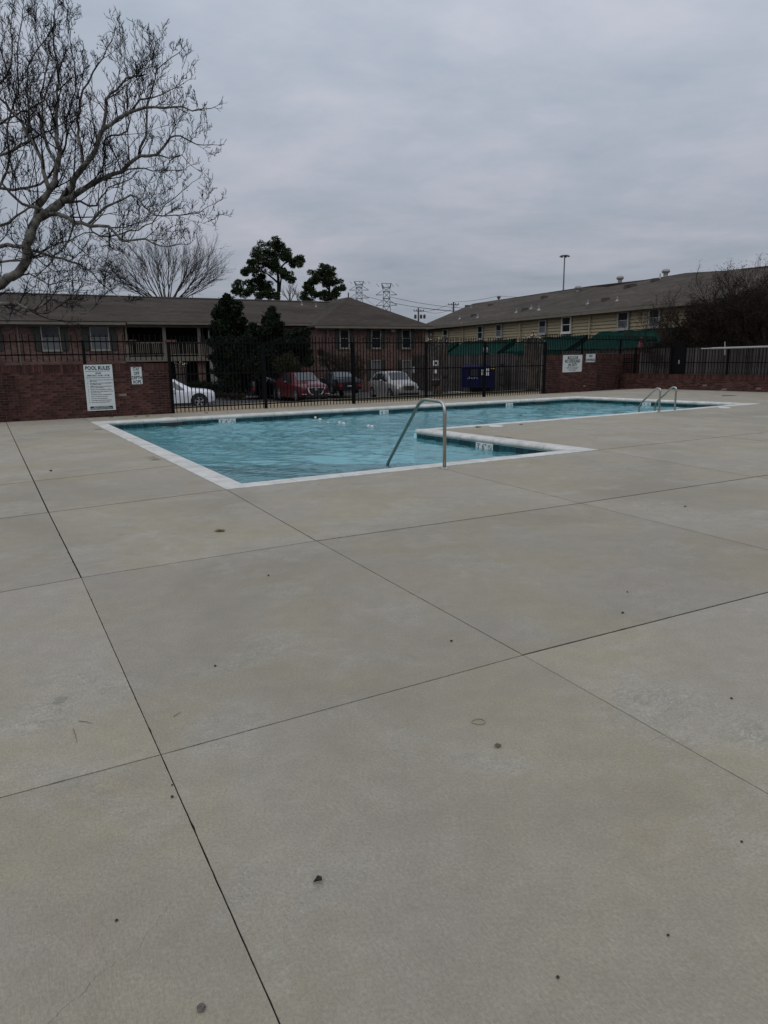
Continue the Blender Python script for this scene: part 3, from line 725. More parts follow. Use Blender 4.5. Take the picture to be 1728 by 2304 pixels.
# ============================================================ ground beyond the fence
def gz_at(x, y):
    d = -(Vector((x, y, 0))-main_w.A).dot(main_w.n)
    return float(np.interp(d, [0, 3, 8, 12, 16, 60], [0, -0.09, -0.3, -0.75, -1.12, -1.2]))
def terrain(name, s0, s1, ds, ns, m, dz=0.0):
    mb = MB(); S_ = np.linspace(s0, s1, ns); vs = []
    for d in ds:
        for s_ in S_:
            p = main_w.at(s_, 0, -d); vs.append((p.x, p.y, gz_at(p.x, p.y)+dz+0.012*math.sin(s_*1.7+d*2.1)*(1 if d > .5 else 0)))
    fs = [(i*ns+k, i*ns+k+1, (i+1)*ns+k+1, (i+1)*ns+k) for i in range(len(ds)-1) for k in range(ns-1)]
    mb.add(vs, fs); o = mb.build(name, m, smooth=True); return kind(o, 'structure')
terrain('verge', -14, 40, [0.0, 1, 2, 3, 4, 5, 6, 7, 8, 8.6], 60, 'tan', -0.05)
terrain('lawn', 8.0, 60, [3.3, 4, 5, 6, 7, 8, 9.5, 11, 12.5], 50, 'grass', -0.03)
terrain('parking_lot', -60, 70, [8.2, 9, 10, 11, 12, 13, 14, 16, 20, 30, 45, 60], 40, 'asphalt', -0.055)
g_ = MB(); g_.add([(-900, 6, -1.45), (900, 6, -1.45), (900, 1500, -1.6), (-900, 1500, -1.6)], [(0, 1, 2, 3)]); kind(g_.build('ground', 'land'), 'structure')
MB_ = MB(); MB_.add([(-900, -60, -0.35), (900, -60, -0.35), (900, 6, -0.35), (-900, 6, -0.35)], [(0, 1, 2, 3)]); kind(MB_.build('near_ground', 'land'), 'structure')
lines = MB()
for (x0, y0, x1, y1) in ((505, 903.6, 530, 902.6), (484, 908, 545, 905), (754, 896, 790, 893), (540, 902, 570, 900)):
    a, b = on_z(x0, y0, -1.16), on_z(x1, y1, -1.16); d = (b-a).normalized(); n = Vector((-d.y, d.x, 0))*0.08
    z_ = gz_at(a.x, a.y)-.03
    lines.quad(*[(q_.x, q_.y, z_) for q_ in (a-n, b-n, b+n, a+n)])
kind(lines.build('parking_marking', 'kerb'), 'structure')

# ============================================================ brick walls built of bricks
BRW, BRH, BRD = 0.194, 0.057, 0.09
brick_me = [MB().box(0, 0, 0, BRW, 0.09, BRH).mesh('brick', 'brick'), MB().box(0, 0, 0, BRW, 0.09, BRH).mesh('brick', 'brick_pale')]
half_me = MB().box(0, 0, 0, 0.092, 0.09, BRH).mesh('brick', 'brick')
cap_me = MB().box(0, 0, 0, 0.057, 0.23, 0.19).mesh('cap_brick', 'brick')
def brick_wall(w, s0, s1, top, label, z0=0.0, limit=290, pales=(), near_first=None, thick=0.21, group='brick walls round the pool deck'):
    c = w.at((s0+s1)/2, z0); t = thing('brick_wall', label, 'wall', c, 0, group)
    rot = w.rot; n3 = w.n
    # mortar core, recessed 8 mm behind the bricks
    q_ = w.at((s0+s1)/2, z0-.15, -thick/2)
    MB().box(q_.x, q_.y, z0-.15, s1-s0-.01, thick-0.02, top-0.20-z0+.15, rot).build('mortar_core', 'mortar', t)
    q_ = w.at((s0+s1)/2, 0, -thick/2); MB().box(q_.x, q_.y, top-0.205, s1-s0-.004, thick-0.03, 0.19, rot).build('cap_mortar', 'mortar', t)
    rows = int((top-0.20-z0)/0.067)+1
    zs = [top-0.20-0.067*(k+1)+0.005 for k in range(rows)]
    cand = []
    for r_, z in enumerate(zs):
        off = 0.0 if r_ % 2 else 0.102
        k = 0
        s_ = s0+off-0.204
        while s_ < s1:
            a, b = max(s_, s0), min(s_+BRW, s1)
            if b-a > 0.05: cand.append((a, b, z))
            s_ += 0.204
    cen = near_first if near_first is not None else s1
    cand.sort(key=lambda c_: abs((c_[0]+c_[1])/2-cen))
    rest = MB()
    for k, (a, b, z) in enumerate(cand):
        p = w.at((a+b)/2, z, -0.045+rng.uniform(-.003, .003))
        if k < limit and b-a > BRW-.01:
            me_ = brick_me[1] if rng.random() < 0.012 else brick_me[0]
            place(me_, 'brick', t, (p.x, p.y, z), rot+rng.uniform(-.006, .006))
        else: rest.box(p.x, p.y, z, b-a, 0.09, BRH, rot)
    if rest.v:
        o = rest.build('brickwork', 'brick', t); kind(o, 'stuff')
        m_ = M['brick']
    # soldier course on top
    nc = int((s1-s0)/0.067); caps = MB()
    for k in range(nc):
        s_ = s0+(k+.5)*(s1-s0)/nc; p = w.at(s_, top-0.195, -thick/2+.002+rng.uniform(-.004, .004)); 
        if abs(s_-cen) < 7.0 and k < 400: place(cap_me, 'cap_brick', t, (p.x, p.y, top-0.195+rng.uniform(-.002, .002)), rot)
        else: caps.box(p.x, p.y, top-.195, 0.057, .23, .19, rot)
    if caps.v: kind(caps.build('cap_brickwork', 'brick', t), 'stuff')
    return t
# brickwork that is one mesh varies from brick to brick by position instead of by object
def island_mat():
    m = M['brick']; n, l = m.node_tree.nodes, m.node_tree.links
    g = n.new('ShaderNodeNewGeometry'); p = n['Principled BSDF']; lk = p.inputs['Base Color'].links[0]; s_ = lk.from_socket
    r = n.new('ShaderNodeMapRange'); l.new(g.outputs['Random Per Island'], r.inputs[0]); r.inputs[3].default_value = 0.62; r.inputs[4].default_value = 1.4
    v = n.new('ShaderNodeVectorMath'); v.operation = 'SCALE'; l.new(s_, v.inputs[0]); l.new(r.outputs[0], v.inputs['Scale']); l.new(v.outputs[0], p.inputs['Base Color'])
island_mat()
lw_top = left_w.px(378, 816)[1]
sF = left_w.L
brick_wall(left_w, 0.0, sF-0.03, lw_top, 'tall red brick wall at left carrying the pool rules sign', near_first=sF-2.2)
rh_top = rh_w.px(1300, 797)[1]
brick_wall(rh_w, 0.06, rh_w.L+1.9, rh_top, 'tall red brick wall at right carrying the no lifeguard sign', near_first=2.6)
lo_top = low_w.px(1560, 842)[1]
brick_wall(low_w, 0.06, low_w.L, lo_top, 'low red brick wall along the right end of the deck', near_first=4.5)
# two pale bricks
for x, y in ((1667.5, 866), (1674.5, 870.7), (1400, 846)):
    s_, z = low_w.px(x, y)

# ============================================================ iron fences
def picket_mesh(h, r=0.0104, spear=True):
    mb = MB().box(0, 0, 0, 2*r, 2*r, h-0.05)
    mb.lathe([(0.006, h-.05), (0.017, h-.045), (0.012, h-.03), (0.0015, h)], 4)
    return mb.mesh('picket', 'iron')
def iron_fence(w, s0, s1, z0, zt, rails, posts, label, spacing=0.115, post_h=None, postw=0.07, z_post=None, off=0.0):
    t = thing('iron_fence', label, 'fence', w.at((s0+s1)/2, z0), 0, 'black iron fence sections round the pool')
    h = zt-z0; pm = picket_mesh(h); n = int((s1-s0)/spacing)
    for k in range(n+1):
        s_ = s0+(k+.5)*(s1-s0)/(n+1)
        if any(abs(s_-p_) < 0.045 for p_ in posts): continue
        p = w.at(s_, z0, off); o = place(pm, 'picket', t, p, w.rot+rng.uniform(-.1, .1)); o.rotation_euler[0] = rng.gauss(0, .004); o.rotation_euler[1] = rng.gauss(0, .004)
    for z in rails:
        c = w.at((s0+s1)/2, z, off); MB().box(c.x, c.y, z-.0125, s1-s0, 0.036, 0.036, w.rot).build('rail', 'iron', t)
    for p_ in posts:
        c = w.at(p_, 0, off); zp = z_post if z_post is not None else z0-.05
        ph = (post_h or rails[0]+.03)
        mb = MB().box(c.x, c.y, zp, postw, postw, ph-zp, w.rot); mb.box(c.x, c.y, ph, postw+.012, postw+.012, 0.02, w.rot); mb.build('post', 'iron', t)
    return t
ms = lambda x, y: main_w.px(x, y)[0]
zr_top = main_w.px(598, 772)[1]; zt = main_w.px(598, 755.7)[1]; zmid = main_w.px(598, 838)[1]; zlow = main_w.px(597, 908.5)[1]
iron_fence(main_w, 0.05, main_w.L-0.05, 0.012, zt, [zr_top, zmid, zlow], [0.0, ms(598, 900), ms(796, 900), ms(959, 890), ms(1089.6, 890), main_w.L], 'long black iron fence between the two tall brick walls, in front of the cars', post_h=zr_top+.01, z_post=0, postw=0.075)
zl_top = left_w.px(100, 769)[1]; zl_t = left_w.px(100, 751)[1]; zl_low = left_w.px(100, 799)[1]
lp = left_w.px(190, 800)[0]
iron_fence(left_w, 0.1, sF-0.1, left_w.px(100, 814)[1]+.0, zl_t, [zl_top, zl_low], [lp, lp-2.9], 'short black iron fence standing on top of the left brick wall', spacing=0.145, post_h=zl_top+.02, z_post=lw_top-.02, off=-0.1)
rz_top = rh_w.px(1300, 763)[1]; rz_t = rh_w.px(1300, 751)[1]; rz_low = rh_w.px(1300, 788)[1]
iron_fence(rh_w, 0.1, rh_w.L+3.9, rh_top+.03, rz_t, [rz_top, rz_low], [rh_w.px(1315, 780)[0], rh_w.px(1401, 780)[0]], 'black iron fence on top of the right brick wall in front of green awnings', spacing=0.125, post_h=rz_top+.02, z_post=rh_top-.02, off=-0.1)
ls = lambda x, y=810: low_w.px(x, y)[0]
lz_t = low_w.px(1600, 775)[1]; lz_top = low_w.px(1600, 781)[1]; lz_mid = low_w.px(1600, 816)[1]
iron_fence(low_w, 0.1, ls(1508), lo_top+.012, lz_t, [lz_top, lz_mid], [ls(1427), ls(1507)], 'black iron fence on the low wall between the brick corner and the dark gate', spacing=0.125, z_post=lo_top-.01, off=-0.1)
iron_fence(low_w, ls(1537), low_w.L, lo_top+.012, lz_t, [lz_top, lz_mid], [ls(1538), ls(1634)], 'black iron fence on the low wall right of the dark gate, under the white pole', spacing=0.125, z_post=lo_top-.01, off=-0.1)
# dark mesh-backed gate
gs0, gs1 = ls(1510), ls(1536); gc = low_w.at((gs0+gs1)/2, lo_top, -0.12)
gt = thing('metal_gate', 'narrow solid black metal gate in the fence above the low wall', 'gate', gc)
MB().box(gc.x, gc.y, lo_top, gs1-gs0-.06, 0.02, low_w.px(1522, 768)[1]-lo_top, low_w.rot).build('panel', 'iron', gt)
for s_ in (gs0+.02, gs1-.02):
    c = low_w.at(s_, 0, -.12); MB().box(c.x, c.y, lo_top-.01, .05, .05, low_w.px(1522, 766)[1]-lo_top, low_w.rot).build('frame_post', 'iron', gt)
c = low_w.at(ls(1525), 0, -.10); MB().box(c.x, c.y, low_w.px(1525, 819)[1], .05, .02, .16, low_w.rot).build('latch', 'vent', gt)
# white pole on the fence
pa, pb = low_w.px(1578, 784.5), low_w.px(1740, 780)
wp = thing('white_pole', 'long white pole lying level along the top of the right fence', 'pole', low_w.at(pa[0], pa[1], 0.0))
a, b = low_w.at(pa[0], pa[1]), low_w.at(pb[0]+1.2, pb[1]+.02); am = low_w.at(low_w.px(1602, 784)[0], (pa[1]+.005))
MB().tube(shift([a, b], a), 0.022, 8).build('inner_tube', 'frame_w', wp, local=True)
MB().tube(shift([am, b+Vector((0, 0, .001))], a), 0.038, 10).build('outer_tube', 'frame_w', wp, local=True)
c = low_w.px(1631, 769); c2 = low_w.px(1631, 799)
MB().tube(shift([low_w.at(c[0], c[1]), low_w.at(c2[0], c2[1])], a), 0.018, 8).build('upright', 'frame_w', wp, local=True)

# ============================================================ signs
def sign(w, x0, y0, x1, y1, label, name='wall_sign', off=0.02, m='sign', t=0.006, cat='sign'):
    s0, zt_ = w.px(x0, y0, off); s1, zb = w.px(x1, y1, off); W_, H_ = s1-s0, zt_-zb
    c = w.at((s0+s1)/2, (zt_+zb)/2, off); o = thing(name, label, cat, c, w.rot)
    MB().box(0, 0, -H_/2, W_, t, H_).build('panel', m, o, local=True)
    scr = MB().lathe([(0.008, -.002), (0.008, .002), (.004, .004)], 8, axis='y').mesh('screw', 'vent')
    for sx in (-1, 1):
        for sz in (-1, 1):
            q_ = place(scr, 'screw', o, (sx*(W_/2-.03), -t/2-.002, sz*(H_/2-.03)), local=True); q_.rotation_euler[0] = 0
    return o, W_, H_
def put(o, s, x, z, size, m='ink', align='CENTER', sx=1.0, bold=0.0, y=-0.0045):
    return text('lettering', s, size, m, o, (x, y, z), align=align, sx=sx, bold=bold)
o, W_, H_ = sign(left_w, 187, 821, 261, 922, 'large white pool rules sign on the left brick wall')
def fit(o, s, x, z, width, size, **k):
    t = put(o, s, x, z, size, **k); d_ = t.dimensions.x or 1; bb = [v.co.x for v in t.data.vertices]; wd = max(bb)-min(bb); t.scale = (width/wd, 1, 1); return t
fit(o, 'POOL RULES', -.01, H_*.425, W_*.86, .135, bold=.005)
def bar(o, x, z, w_, h_, m='ink', y=-0.0042): MB().box(x, y, z-h_/2, w_, .0016, h_).build('rule_line', m, o, local=True)
bar(o, -.01, H_*.36, W_*.86, .010)
fit(o, 'HOURS', -.01, H_*.315, W_*.20, .05, bold=.002)
fit(o, 'OPEN DAILY  8 A.M. - 10 P.M.', -.01, H_*.265, W_*.80, .052, bold=.002)
bar(o, -.01, H_*.22, W_*.88, .010)
rl = [('1.', 'All persons using the pool or pool area do so at', 'their own risk.'), ('2.', 'The management assumes no responsibility for', 'any accidents or injury.'), ('3.', 'Children under 14 must be accompanied by a', 'parent or responsible adult.'),
      ('4.', 'Guests must be accompanied by a resident.', None), ('5.', 'No drinking and no glass containers in or near', 'allowed in pool area.'), ('6.', 'No DIVING, running or horseplay allowed.', None),
      ('7.', 'Pets are not allowed in pool area.', None), ('8.', 'Loud noise radio is not permitted.', None), ('9.', 'Suits required at all times. No trespassing.', None), ('10.', 'Shower off your lotion before bathing.', None)]
z = H_*.17
for num, l1, l2 in rl:
    put(o, num, -W_*.42, z, .030, align='LEFT', bold=.0012); put(o, l1, -W_*.33, z, .030, align='LEFT', sx=1.0, bold=.0012)
    if l2: z -= .034; put(o, l2, -W_*.33, z, .030, align='LEFT', bold=.0012)
    z -= .050
bar(o, 0, -H_*.44, W_*.80, .085, 'sign_green', -.0042)
fit(o, 'PRIVATE POOL. NO TRESPASSING.', 0, -H_*.425, W_*.56, .034, m='sign', y=-.0062, bold=.001)
fit(o, 'PLEASE REPORT VIOLATIONS TO THE OFFICE.', 0, -H_*.455, W_*.74, .034, m='sign', y=-.0062, bold=.001)
o, W_, H_ = sign(left_w, 294, 826, 321, 864, 'small white sign reading stay off depth rope')
for k, s_ in enumerate(('STAY', 'OFF', 'DEPTH', 'ROPE')): fit(o, s_, 0, H_*(.375-.25*k), W_*(.66, .55, .92, .76)[k], .125, bold=.004)
o, W_, H_ = sign(rh_w, 1267, 799, 1308.5, 836, 'white warning sign reading no lifeguard on duty')
bar(o, 0, H_*.34, W_*.52, H_*.17); fit(o, 'WARNING', 0, H_*.34, W_*.44, .13, m='sign', y=-.0062, bold=.004)
fit(o, 'NO LIFEGUARD', 0, H_*.13, W_*.80, .17, bold=.006); fit(o, 'ON DUTY', 0, -H_*.09, W_*.48, .17, bold=.006)
fit(o, 'CHILDREN UNDER 14 SHOULD NOT USE', 0, -H_*.24, W_*.64, .05, bold=.001); fit(o, 'POOL WITHOUT ADULT SUPERVISION', 0, -H_*.32, W_*.52, .05, bold=.001); fit(o, 'NO SOLO SWIMMING', 0, -H_*.41, W_*.36, .05, bold=.001)
o, W_, H_ = sign(rh_w, 1319, 796.5, 1338.8, 814.5, 'small white no diving sign on the right brick wall')
fit(o, 'NO', 0, H_*.24, W_*.36, .14, bold=.006); fit(o, 'DIVING', 0, -H_*.25, W_*.92, .14, bold=.006)

# ============================================================ buildings
def wall_face(w, s0, s1, z0, z1, off, name, m, parent, t=0.2, uv=True):
    """thick wall panel with metric uv on its faces"""
    mb = MB(); P = []
    for (s_, o_) in ((s0, off), (s1, off), (s1, off-t), (s0, off-t)):
        for z in (z0, z1): P.append(w.at(s_, z, o_))
    quads = [(0, 2, 3, 1), (2, 4, 5, 3), (4, 6, 7, 5), (6, 0, 1, 7), (1, 3, 5, 7), (0, 6, 4, 2)]
    mb.uv = []
    for q_ in quads:
        vs_ = [P[i_] for i_ in q_]; mb.add(vs_, [(0, 1, 2, 3)])
        for v in vs_: mb.uv.append((((v-w.A).dot(w.d)+(v-w.A).dot(w.n)), v.z))
    return mb.build(name, m, parent)
def roof_poly(pts, name, m, parent, up=None, t=0.12):
    """roof plane with uv: u along the first edge (eave), v up the slope"""
    P = [Vector(p) for p in pts]; e = (P[1]-P[0]).normalized(); n = e.cross(P[2]-P[0]).normalized()
    if n.z < 0: n = -n
    s_ = n.cross(e); mb = MB(); mb.uv = []
    Q = [p-Vector((0, 0, t)) for p in P]; k = len(P)
    mb.add(P+Q, [tuple(range(k)), tuple(range(2*k-1, k-1, -1))]+[(i_, k+i_, k+(i_+1) % k, (i_+1) % k) for i_ in range(k)])
    for p in P+Q: mb.uv.append(((p-P[0]).dot(e), (p-P[0]).dot(s_)))
    return mb.build(name, m, parent, fix=True), n
def window(w, parent, x0, x1, y0, y1, off, glass='glass', frame='trim', shutters=0.0, cross=True, depth=0.06, fw=0.07, y1z=None):
    ya, yb = (y0+y1)/2, (x0+x1)/2
    s0 = w.px(x0, ya, off)[0]; s1 = w.px(x1, ya, off)[0]; zt_ = w.px(yb, y0, off)[1]; zb = w.px(yb, y1, off)[1] if y1z is None else y1z
    def B(sa, sb, za, zb_, o0, o1, name, m, par, nm=None):
        c = w.at((sa+sb)/2, 0, (o0+o1)/2); return MB().box(c.x, c.y, za, sb-sa, abs(o1-o0), zb_-za, w.rot).build(name, m, par)
    fr = MB()
    for (sa, sb, za, zb_) in ((s0, s1, zt_-fw, zt_), (s0, s1, zb, zb+fw), (s0, s0+fw, zb+fw, zt_-fw), (s1-fw, s1, zb+fw, zt_-fw)):
        c = w.at((sa+sb)/2, 0, off+.03); fr.box(c.x, c.y, za, sb-sa, 0.10, zb_-za, w.rot)
    wd = fr.build('window', frame, parent)
    zm = (zt_+zb)/2
    B(s0+fw, s1-fw, zm+.02, zt_-fw, off-.02, off+.02, 'pane', 'glass' if zt_ > 2 and parent['category'] != 'x' else glass, wd); B(s0+fw, s1-fw, zb+fw, zm-.02, off-.02, off+.012, 'pane', glass, wd)
    if cross: B(s0+fw, s1-fw, zm-.02, zm+.02, off-.01, off+.045, 'meeting_rail', frame, wd)
    B(s0-.05, s1+.05, zb-.06, zb-.002, off-.02, off+.11, 'sill', frame, wd)
    if shutters:
        for (sa, sb) in ((s0-shutters-.03, s0-.02), (s1+.02, s1+shutters+.03)): 
            sh = B(sa, sb, zb, zt_, off, off+.05, 'shutter', 'shutter', parent)
            lou = MB(); nl = 14
            for k in range(nl):
                z = zb+.06+(zt_-zb-.12)*k/nl; c = w.at((sa+sb)/2, 0, off+.055); lou.box(c.x, c.y, z, sb-sa-.08, .015, (zt_-zb-.12)/nl*.6, w.rot)
            lou.build('louvre_panel', 'shutter', sh)
    return wd
def downspout(w, parent, x, y0, y1, off, m='trim', z1=None):
    s_, zt_ = w.px(x, y0, off); zb = w.px(x, y1, off)[1] if z1 is None else z1
    p0 = w.at(s_, zt_, off+.25); 
    MB().tube([p0, w.at(s_, zt_-.25, off+.10), w.at(s_, zb, off+.09)], 0.05, 6).build('downspout', m, parent)
def beam(w, parent, s0, s1, z, off, h, t, name, m):
    c = w.at((s0+s1)/2, 0, off); return MB().box(c.x, c.y, z-h, s1-s0, t, h, w.rot).build(name, m, parent)

GB = -1.15
# ---- left brick building
mp = at_y(710, 800, 56.0); LBd = az(63.5)
LB = Wall(V2(mp)-LBd*30, V2(mp))
lb = thing('apartment_building', 'long two storey red brick apartment block with a brown shingle roof and balcony', 'building', LB.at(15, GB), 0)
eave_z = LB.px(690, 727, .5)[1]
sL = LB.px(-260, 780)[0]; sB0 = LB.px(281, 780)[0]; sB1 = LB.px(486, 780)[0]; sR = LB.px(712, 780)[0]
wall_face(LB, sL, sB0, GB, eave_z, 0, 'wall', 'housebrick', lb); wall_face(LB, sB1, sR+1.5, GB, eave_z, 0, 'wall', 'housebrick', lb)
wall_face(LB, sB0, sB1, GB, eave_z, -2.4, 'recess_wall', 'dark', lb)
wall_face(LB, sL, sB0+.3, eave_z-.35, eave_z-.14, .10, 'frieze', 'trim', lb, .1)
fz = LB.px(380, 802)[1]; fz2 = LB.px(380, 813)[1]
c = LB.at((sB0+sB1)/2, 0, -1.2); MB().box(c.x, c.y, fz2, sB1-sB0, 2.6, fz-fz2, LB.rot).build('balcony_floor', 'trim', lb)
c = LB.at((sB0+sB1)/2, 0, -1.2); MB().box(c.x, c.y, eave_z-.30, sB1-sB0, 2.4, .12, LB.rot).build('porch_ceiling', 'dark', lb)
beam(LB, lb, sB0, sB1, eave_z-.1, 0.02, .26, .14, 'header_beam', 'trim')
for x in (369, 447.5, 283.5):
    s_ = LB.px(x, 750)[0]; c = LB.at(s_, 0, -.02); MB().box(c.x, c.y, fz, .22 if x > 300 else .12, .16, eave_z-.36-fz, LB.rot).build('column', 'trim', lb)
rt = LB.px(380, 770)[1]
beam(LB, lb, sB0, sB1, rt, 0.03, .07, .09, 'handrail', 'trim'); beam(LB, lb, sB0, sB1, fz+.16, 0.03, .06, .05, 'bottom_rail', 'trim')
bal = MB().box(0, 0, 0, .045, .04, rt-.07-fz-.16).mesh('baluster', 'trim'); nb = int((sB1-sB0)/.135)
for k in range(nb):
    p = LB.at(sB0+(k+.5)*(sB1-sB0)/nb, fz+.16, .03); place(bal, 'baluster', lb, p, LB.rot)
# door and glass on the balcony
window(LB, lb, 456, 470, 733, 800, -2.15, glass='glass', frame='frame_w', y1z=fz); window(LB, lb, 471, 486, 733, 800, -2.15, glass='blind', frame='frame_w', y1z=fz)
window(LB, lb, 92.6, 136, 732, 789, 0.02, glass='blind', frame='frame_b', shutters=.42); window(LB, lb, 202.6, 246, 732, 788, 0.02, glass='blind', frame='frame_b', shutters=.42)
window(LB, lb, -55, -14, 732, 790, .02, glass='blind', frame='frame_b', shutters=.42)
window(LB, lb, 660, 682, 737, 782, .02, frame='trim', shutters=.0); window(LB, lb, 560, 585, 737, 784, .02, frame='trim', shutters=.4)
window(LB, lb, 395, 412, 818, 845, -2.15, glass='glass', frame='dark')
downspout(LB, lb, 36.5, 724, 823, .02); 
wall_face(LB, sB0, sB0+1.4, GB, fz2-.02, -.2, 'pier', 'housebrick', lb, .4); wall_face(LB, LB.px(446, 800)[0], LB.px(462, 800)[0], GB, fz2-.02, -.2, 'pier', 'housebrick', lb, .4)
# planters on the balcony rail
for x in (293, 384):
    s_, z = LB.px(x, 766); p = LB.at(s_, rt, .12)
    o = MB().box(0, 0, 0.0, .75, .2, .16, LB.rot).build('window_box', 'terracotta'); o.location = p
    tag(o, 'planter box hooked on the balcony rail %s' % ('next to the brick corner' if x < 300 else 'right of the middle column'), 'planter', 'planters on the balcony rail')
# roof of the long wing
ey = .55
rdz = 6.2
e0, e1 = LB.at(sL-1, eave_z, ey), LB.at(sR+.5, eave_z, ey)
rz_l = LB.px(100, 661.5, -rdz)[1]; rz_r = LB.px(700, 680, -rdz)[1]; rdg = (rz_l+rz_r)/2
sX = LB.px(742, 681, -rdz)[0]
r0, r1 = LB.at(sL-1, rz_l, -rdz), LB.at(sX, rz_r, -rdz)
e1x = LB.at(sR+.6, eave_z, ey)
rf, rfn = roof_poly([e0, e1x, r1, r0], 'roof', 'roof_brown', lb)
b0, b1 = LB.at(sL-1, eave_z, -2*rdz-ey), LB.at(sX, eave_z, -2*rdz-ey); roof_poly([b1, b0, r0, r1], 'roof', 'roof_brown', lb)
MB().tube([r0+Vector((0, 0, .03)), r1+Vector((0, 0, .03))], .07, 6).build('ridge_cap', 'vent_dark', lb)
for (sa, sb, dz) in ((sL-1, sB0+.1, -.03), (sB0+.2, sR+.5, .02)): beam(LB, lb, sa, sb, eave_z-.06+dz, ey+.06, .15, .12, 'gutter', 'trim')
def roof_bit(parent, x, y, P, N, kindname, m='vent', label=None, sz=.16):
    p = hit(x, y, P, N)
    if kindname == 'vent_pipe': mb = MB().lathe([(sz*.8, -.05), (.07, .05), (.035, .08), (.035, .28)], 8)
    elif kindname == 'turbine_vent': mb = MB().lathe([(.14, -.1), (.14, .18), (.22, .20), (.26, .30), (.20, .40), (.06, .44)], 12)
    else: mb = MB().box(0, 0, -.05, .42, .42, .20)
    o = place(mb.mesh(kindname, m), kindname, parent, p); return o
for x, y in ((433, 672), (679, 686), (711, 690), (293.7, 670)): roof_bit(lb, x, y, e0, rfn, 'vent_pipe')
# ---- hipped end block
hp = at_y(712, 800, 54.2); HW = Wall(V2(hp), V2(hp)+LBd*9)
hb = thing('apartment_wing', 'hipped roof red brick wing with three upper windows at the end of the block', 'building', HW.at(4, GB))
s0, s1 = HW.px(713, 780)[0], HW.px(957, 780)[0]; he = HW.px(840, 733, .5)[1]
wall_face(HW, s0, s1, GB, he, 0, 'wall', 'housebrick', hb, .3)
SW = Wall(V2(HW.at(s1, 0, 0)), V2(HW.at(s1, 0, -12)))
wall_face(HW, s1-.25, s1-.003, GB, he, -.01, 'side_wall', 'housebrick', hb, 12)
wall_face(HW, s0+.003, s0+.25, GB, he, -.01, 'side_wall', 'housebrick', hb, 4)
wall_face(HW, s0, s1, he-.32, he-.12, .06, 'frieze', 'trim', hb, .055)
c0, c1 = HW.at(s0-.3, he, .5), HW.at(s1+.45, he, .5); half = (s1-s0)/2+.4
pk = HW.px(784, 668.4, -half)
pk3 = HW.at((s0+s1)/2+.05, pk[1], -half)
# the peak as seen: keep the photographed position along the front
pk3 = HW.at(pk[0], pk[1], -half)
bk = HW.at(pk[0], pk[1], -half-9); b1_ = HW.at(s1+.45, he, -half*2-9); b0_ = HW.at(s0-.3, he, -half*2-9)
hn = roof_poly([c0, c1, pk3], 'roof', 'roof_brown', hb)[1]; roof_poly([c1, b1_, bk, pk3], 'roof', 'roof_brown', hb); roof_poly([b0_, c0, pk3, bk], 'roof', 'roof_brown', hb)
beam(HW, hb, s0-.3, s1+.45, he-.05, .56, .15, .12, 'gutter', 'trim')
MB().tube([pk3-Vector((0, 0, .1)), pk3+Vector((0, 0, .35))], .06, 6).build('vent_pipe', 'vent_dark', hb)
for (xa, xb) in ((763.6, 785.4), (835, 856.7), (903, 923)): window(HW, hb, xa, xb, 739, 784, .02, frame='frame_b', shutters=.33)
for (xa, xb) in ((835, 858), (904.5, 924.7)): window(HW, hb, xa, xb, 810, 855, .02, glass='blind', frame='frame_b', shutters=.33)
downspout(HW, hb, 736, 735, 784, .02, z1=GB+.2); downspout(HW, hb, 951, 735, 822, .02, z1=GB+.6)
s_, z = HW.px(882.7, 744); p = HW.at(s_, z, .1); MB().box(p.x, p.y, z-.12, .34, .16, .24, HW.rot).build('wall_light', 'vent', hb)
# ---- yellow building
YA, YB = Vector((3.84, 65.2)), Vector((14.75, 37.2)); yd = (YB-YA).normalized()
YW = Wall(YA, YB+yd*22)
yb = thing('siding_building', 'long two storey building with tan lap siding and grey roof behind green awnings', 'building', YW.at(14, GB))
ye = YW.px(1200, 712.5, .45)[1]; ys0 = YW.px(962, 760)[0]; ys1 = YW.L
ysL = YW.px(946, 760)[0]
wall_face(YW, ysL, ys1, GB, ye-.02, -.06, 'wall_core', 'siding', yb, .3, )
wall_face(YW, ysL-.001, ysL+.25, GB, ye-.02, -.37, 'side_wall', 'siding', yb, 11.5)
nbd = int((ye-1.0)/.19)
for k in range(nbd):     # lap siding boards, each tilted so its lower edge stands proud
    z = ye-.22-.19*k; pts_ = []
    mb = MB(); A_ = [(ysL, z, .022), (ys1, z, .022), (ys1, z+.2, -.055), (ysL, z+.2, -.055)]
    mb.slab([YW.at(a_, b_, c_) for a_, b_, c_ in A_], YW.n, .03); mb.build('siding_board', 'siding', yb, fix=True)
for (xa, xb, ya, yb_, fr_) in ((965, 974, 744, 770, 'trim'), (997.6, 1008.6, 741, 768, 'frame_w'), (1075, 1087.3, 732.6, 763, 'frame_w'), (1116.5, 1130, 729, 759, 'frame_w'), (1213.4, 1230, 720, 751.5, 'frame_w'), (1265, 1286, 712, 749, 'white'), (1391, 1416, 701, 741, 'frame_w'), (1461, 1486.5, 694, 736, 'frame_w')):
    window(YW, yb, xa, xb, ya, yb_, .05, glass='blind' if xa not in (1265, 1075) else 'glass', frame=fr_, fw=.08)
for x, y in ((1043.3, 726), (1173.5, 716), (1330.5, 702)): downspout(YW, yb, x, y, 800, 0.03, 'siding', z1=.2)
beam(YW, yb, ysL-.3, ys1, ye-.02, .45, .16, .1, 'gutter', 'trim')
yr = 6.0
segs = []
def yp(x, y, off): return YW.px(x, y, off)
q1 = yp(1065, 683, -yr); q2 = yp(1384, 632+4, -yr); q2b = yp(1330, 648, -yr); q3 = yp(1535, 613.5, -yr)
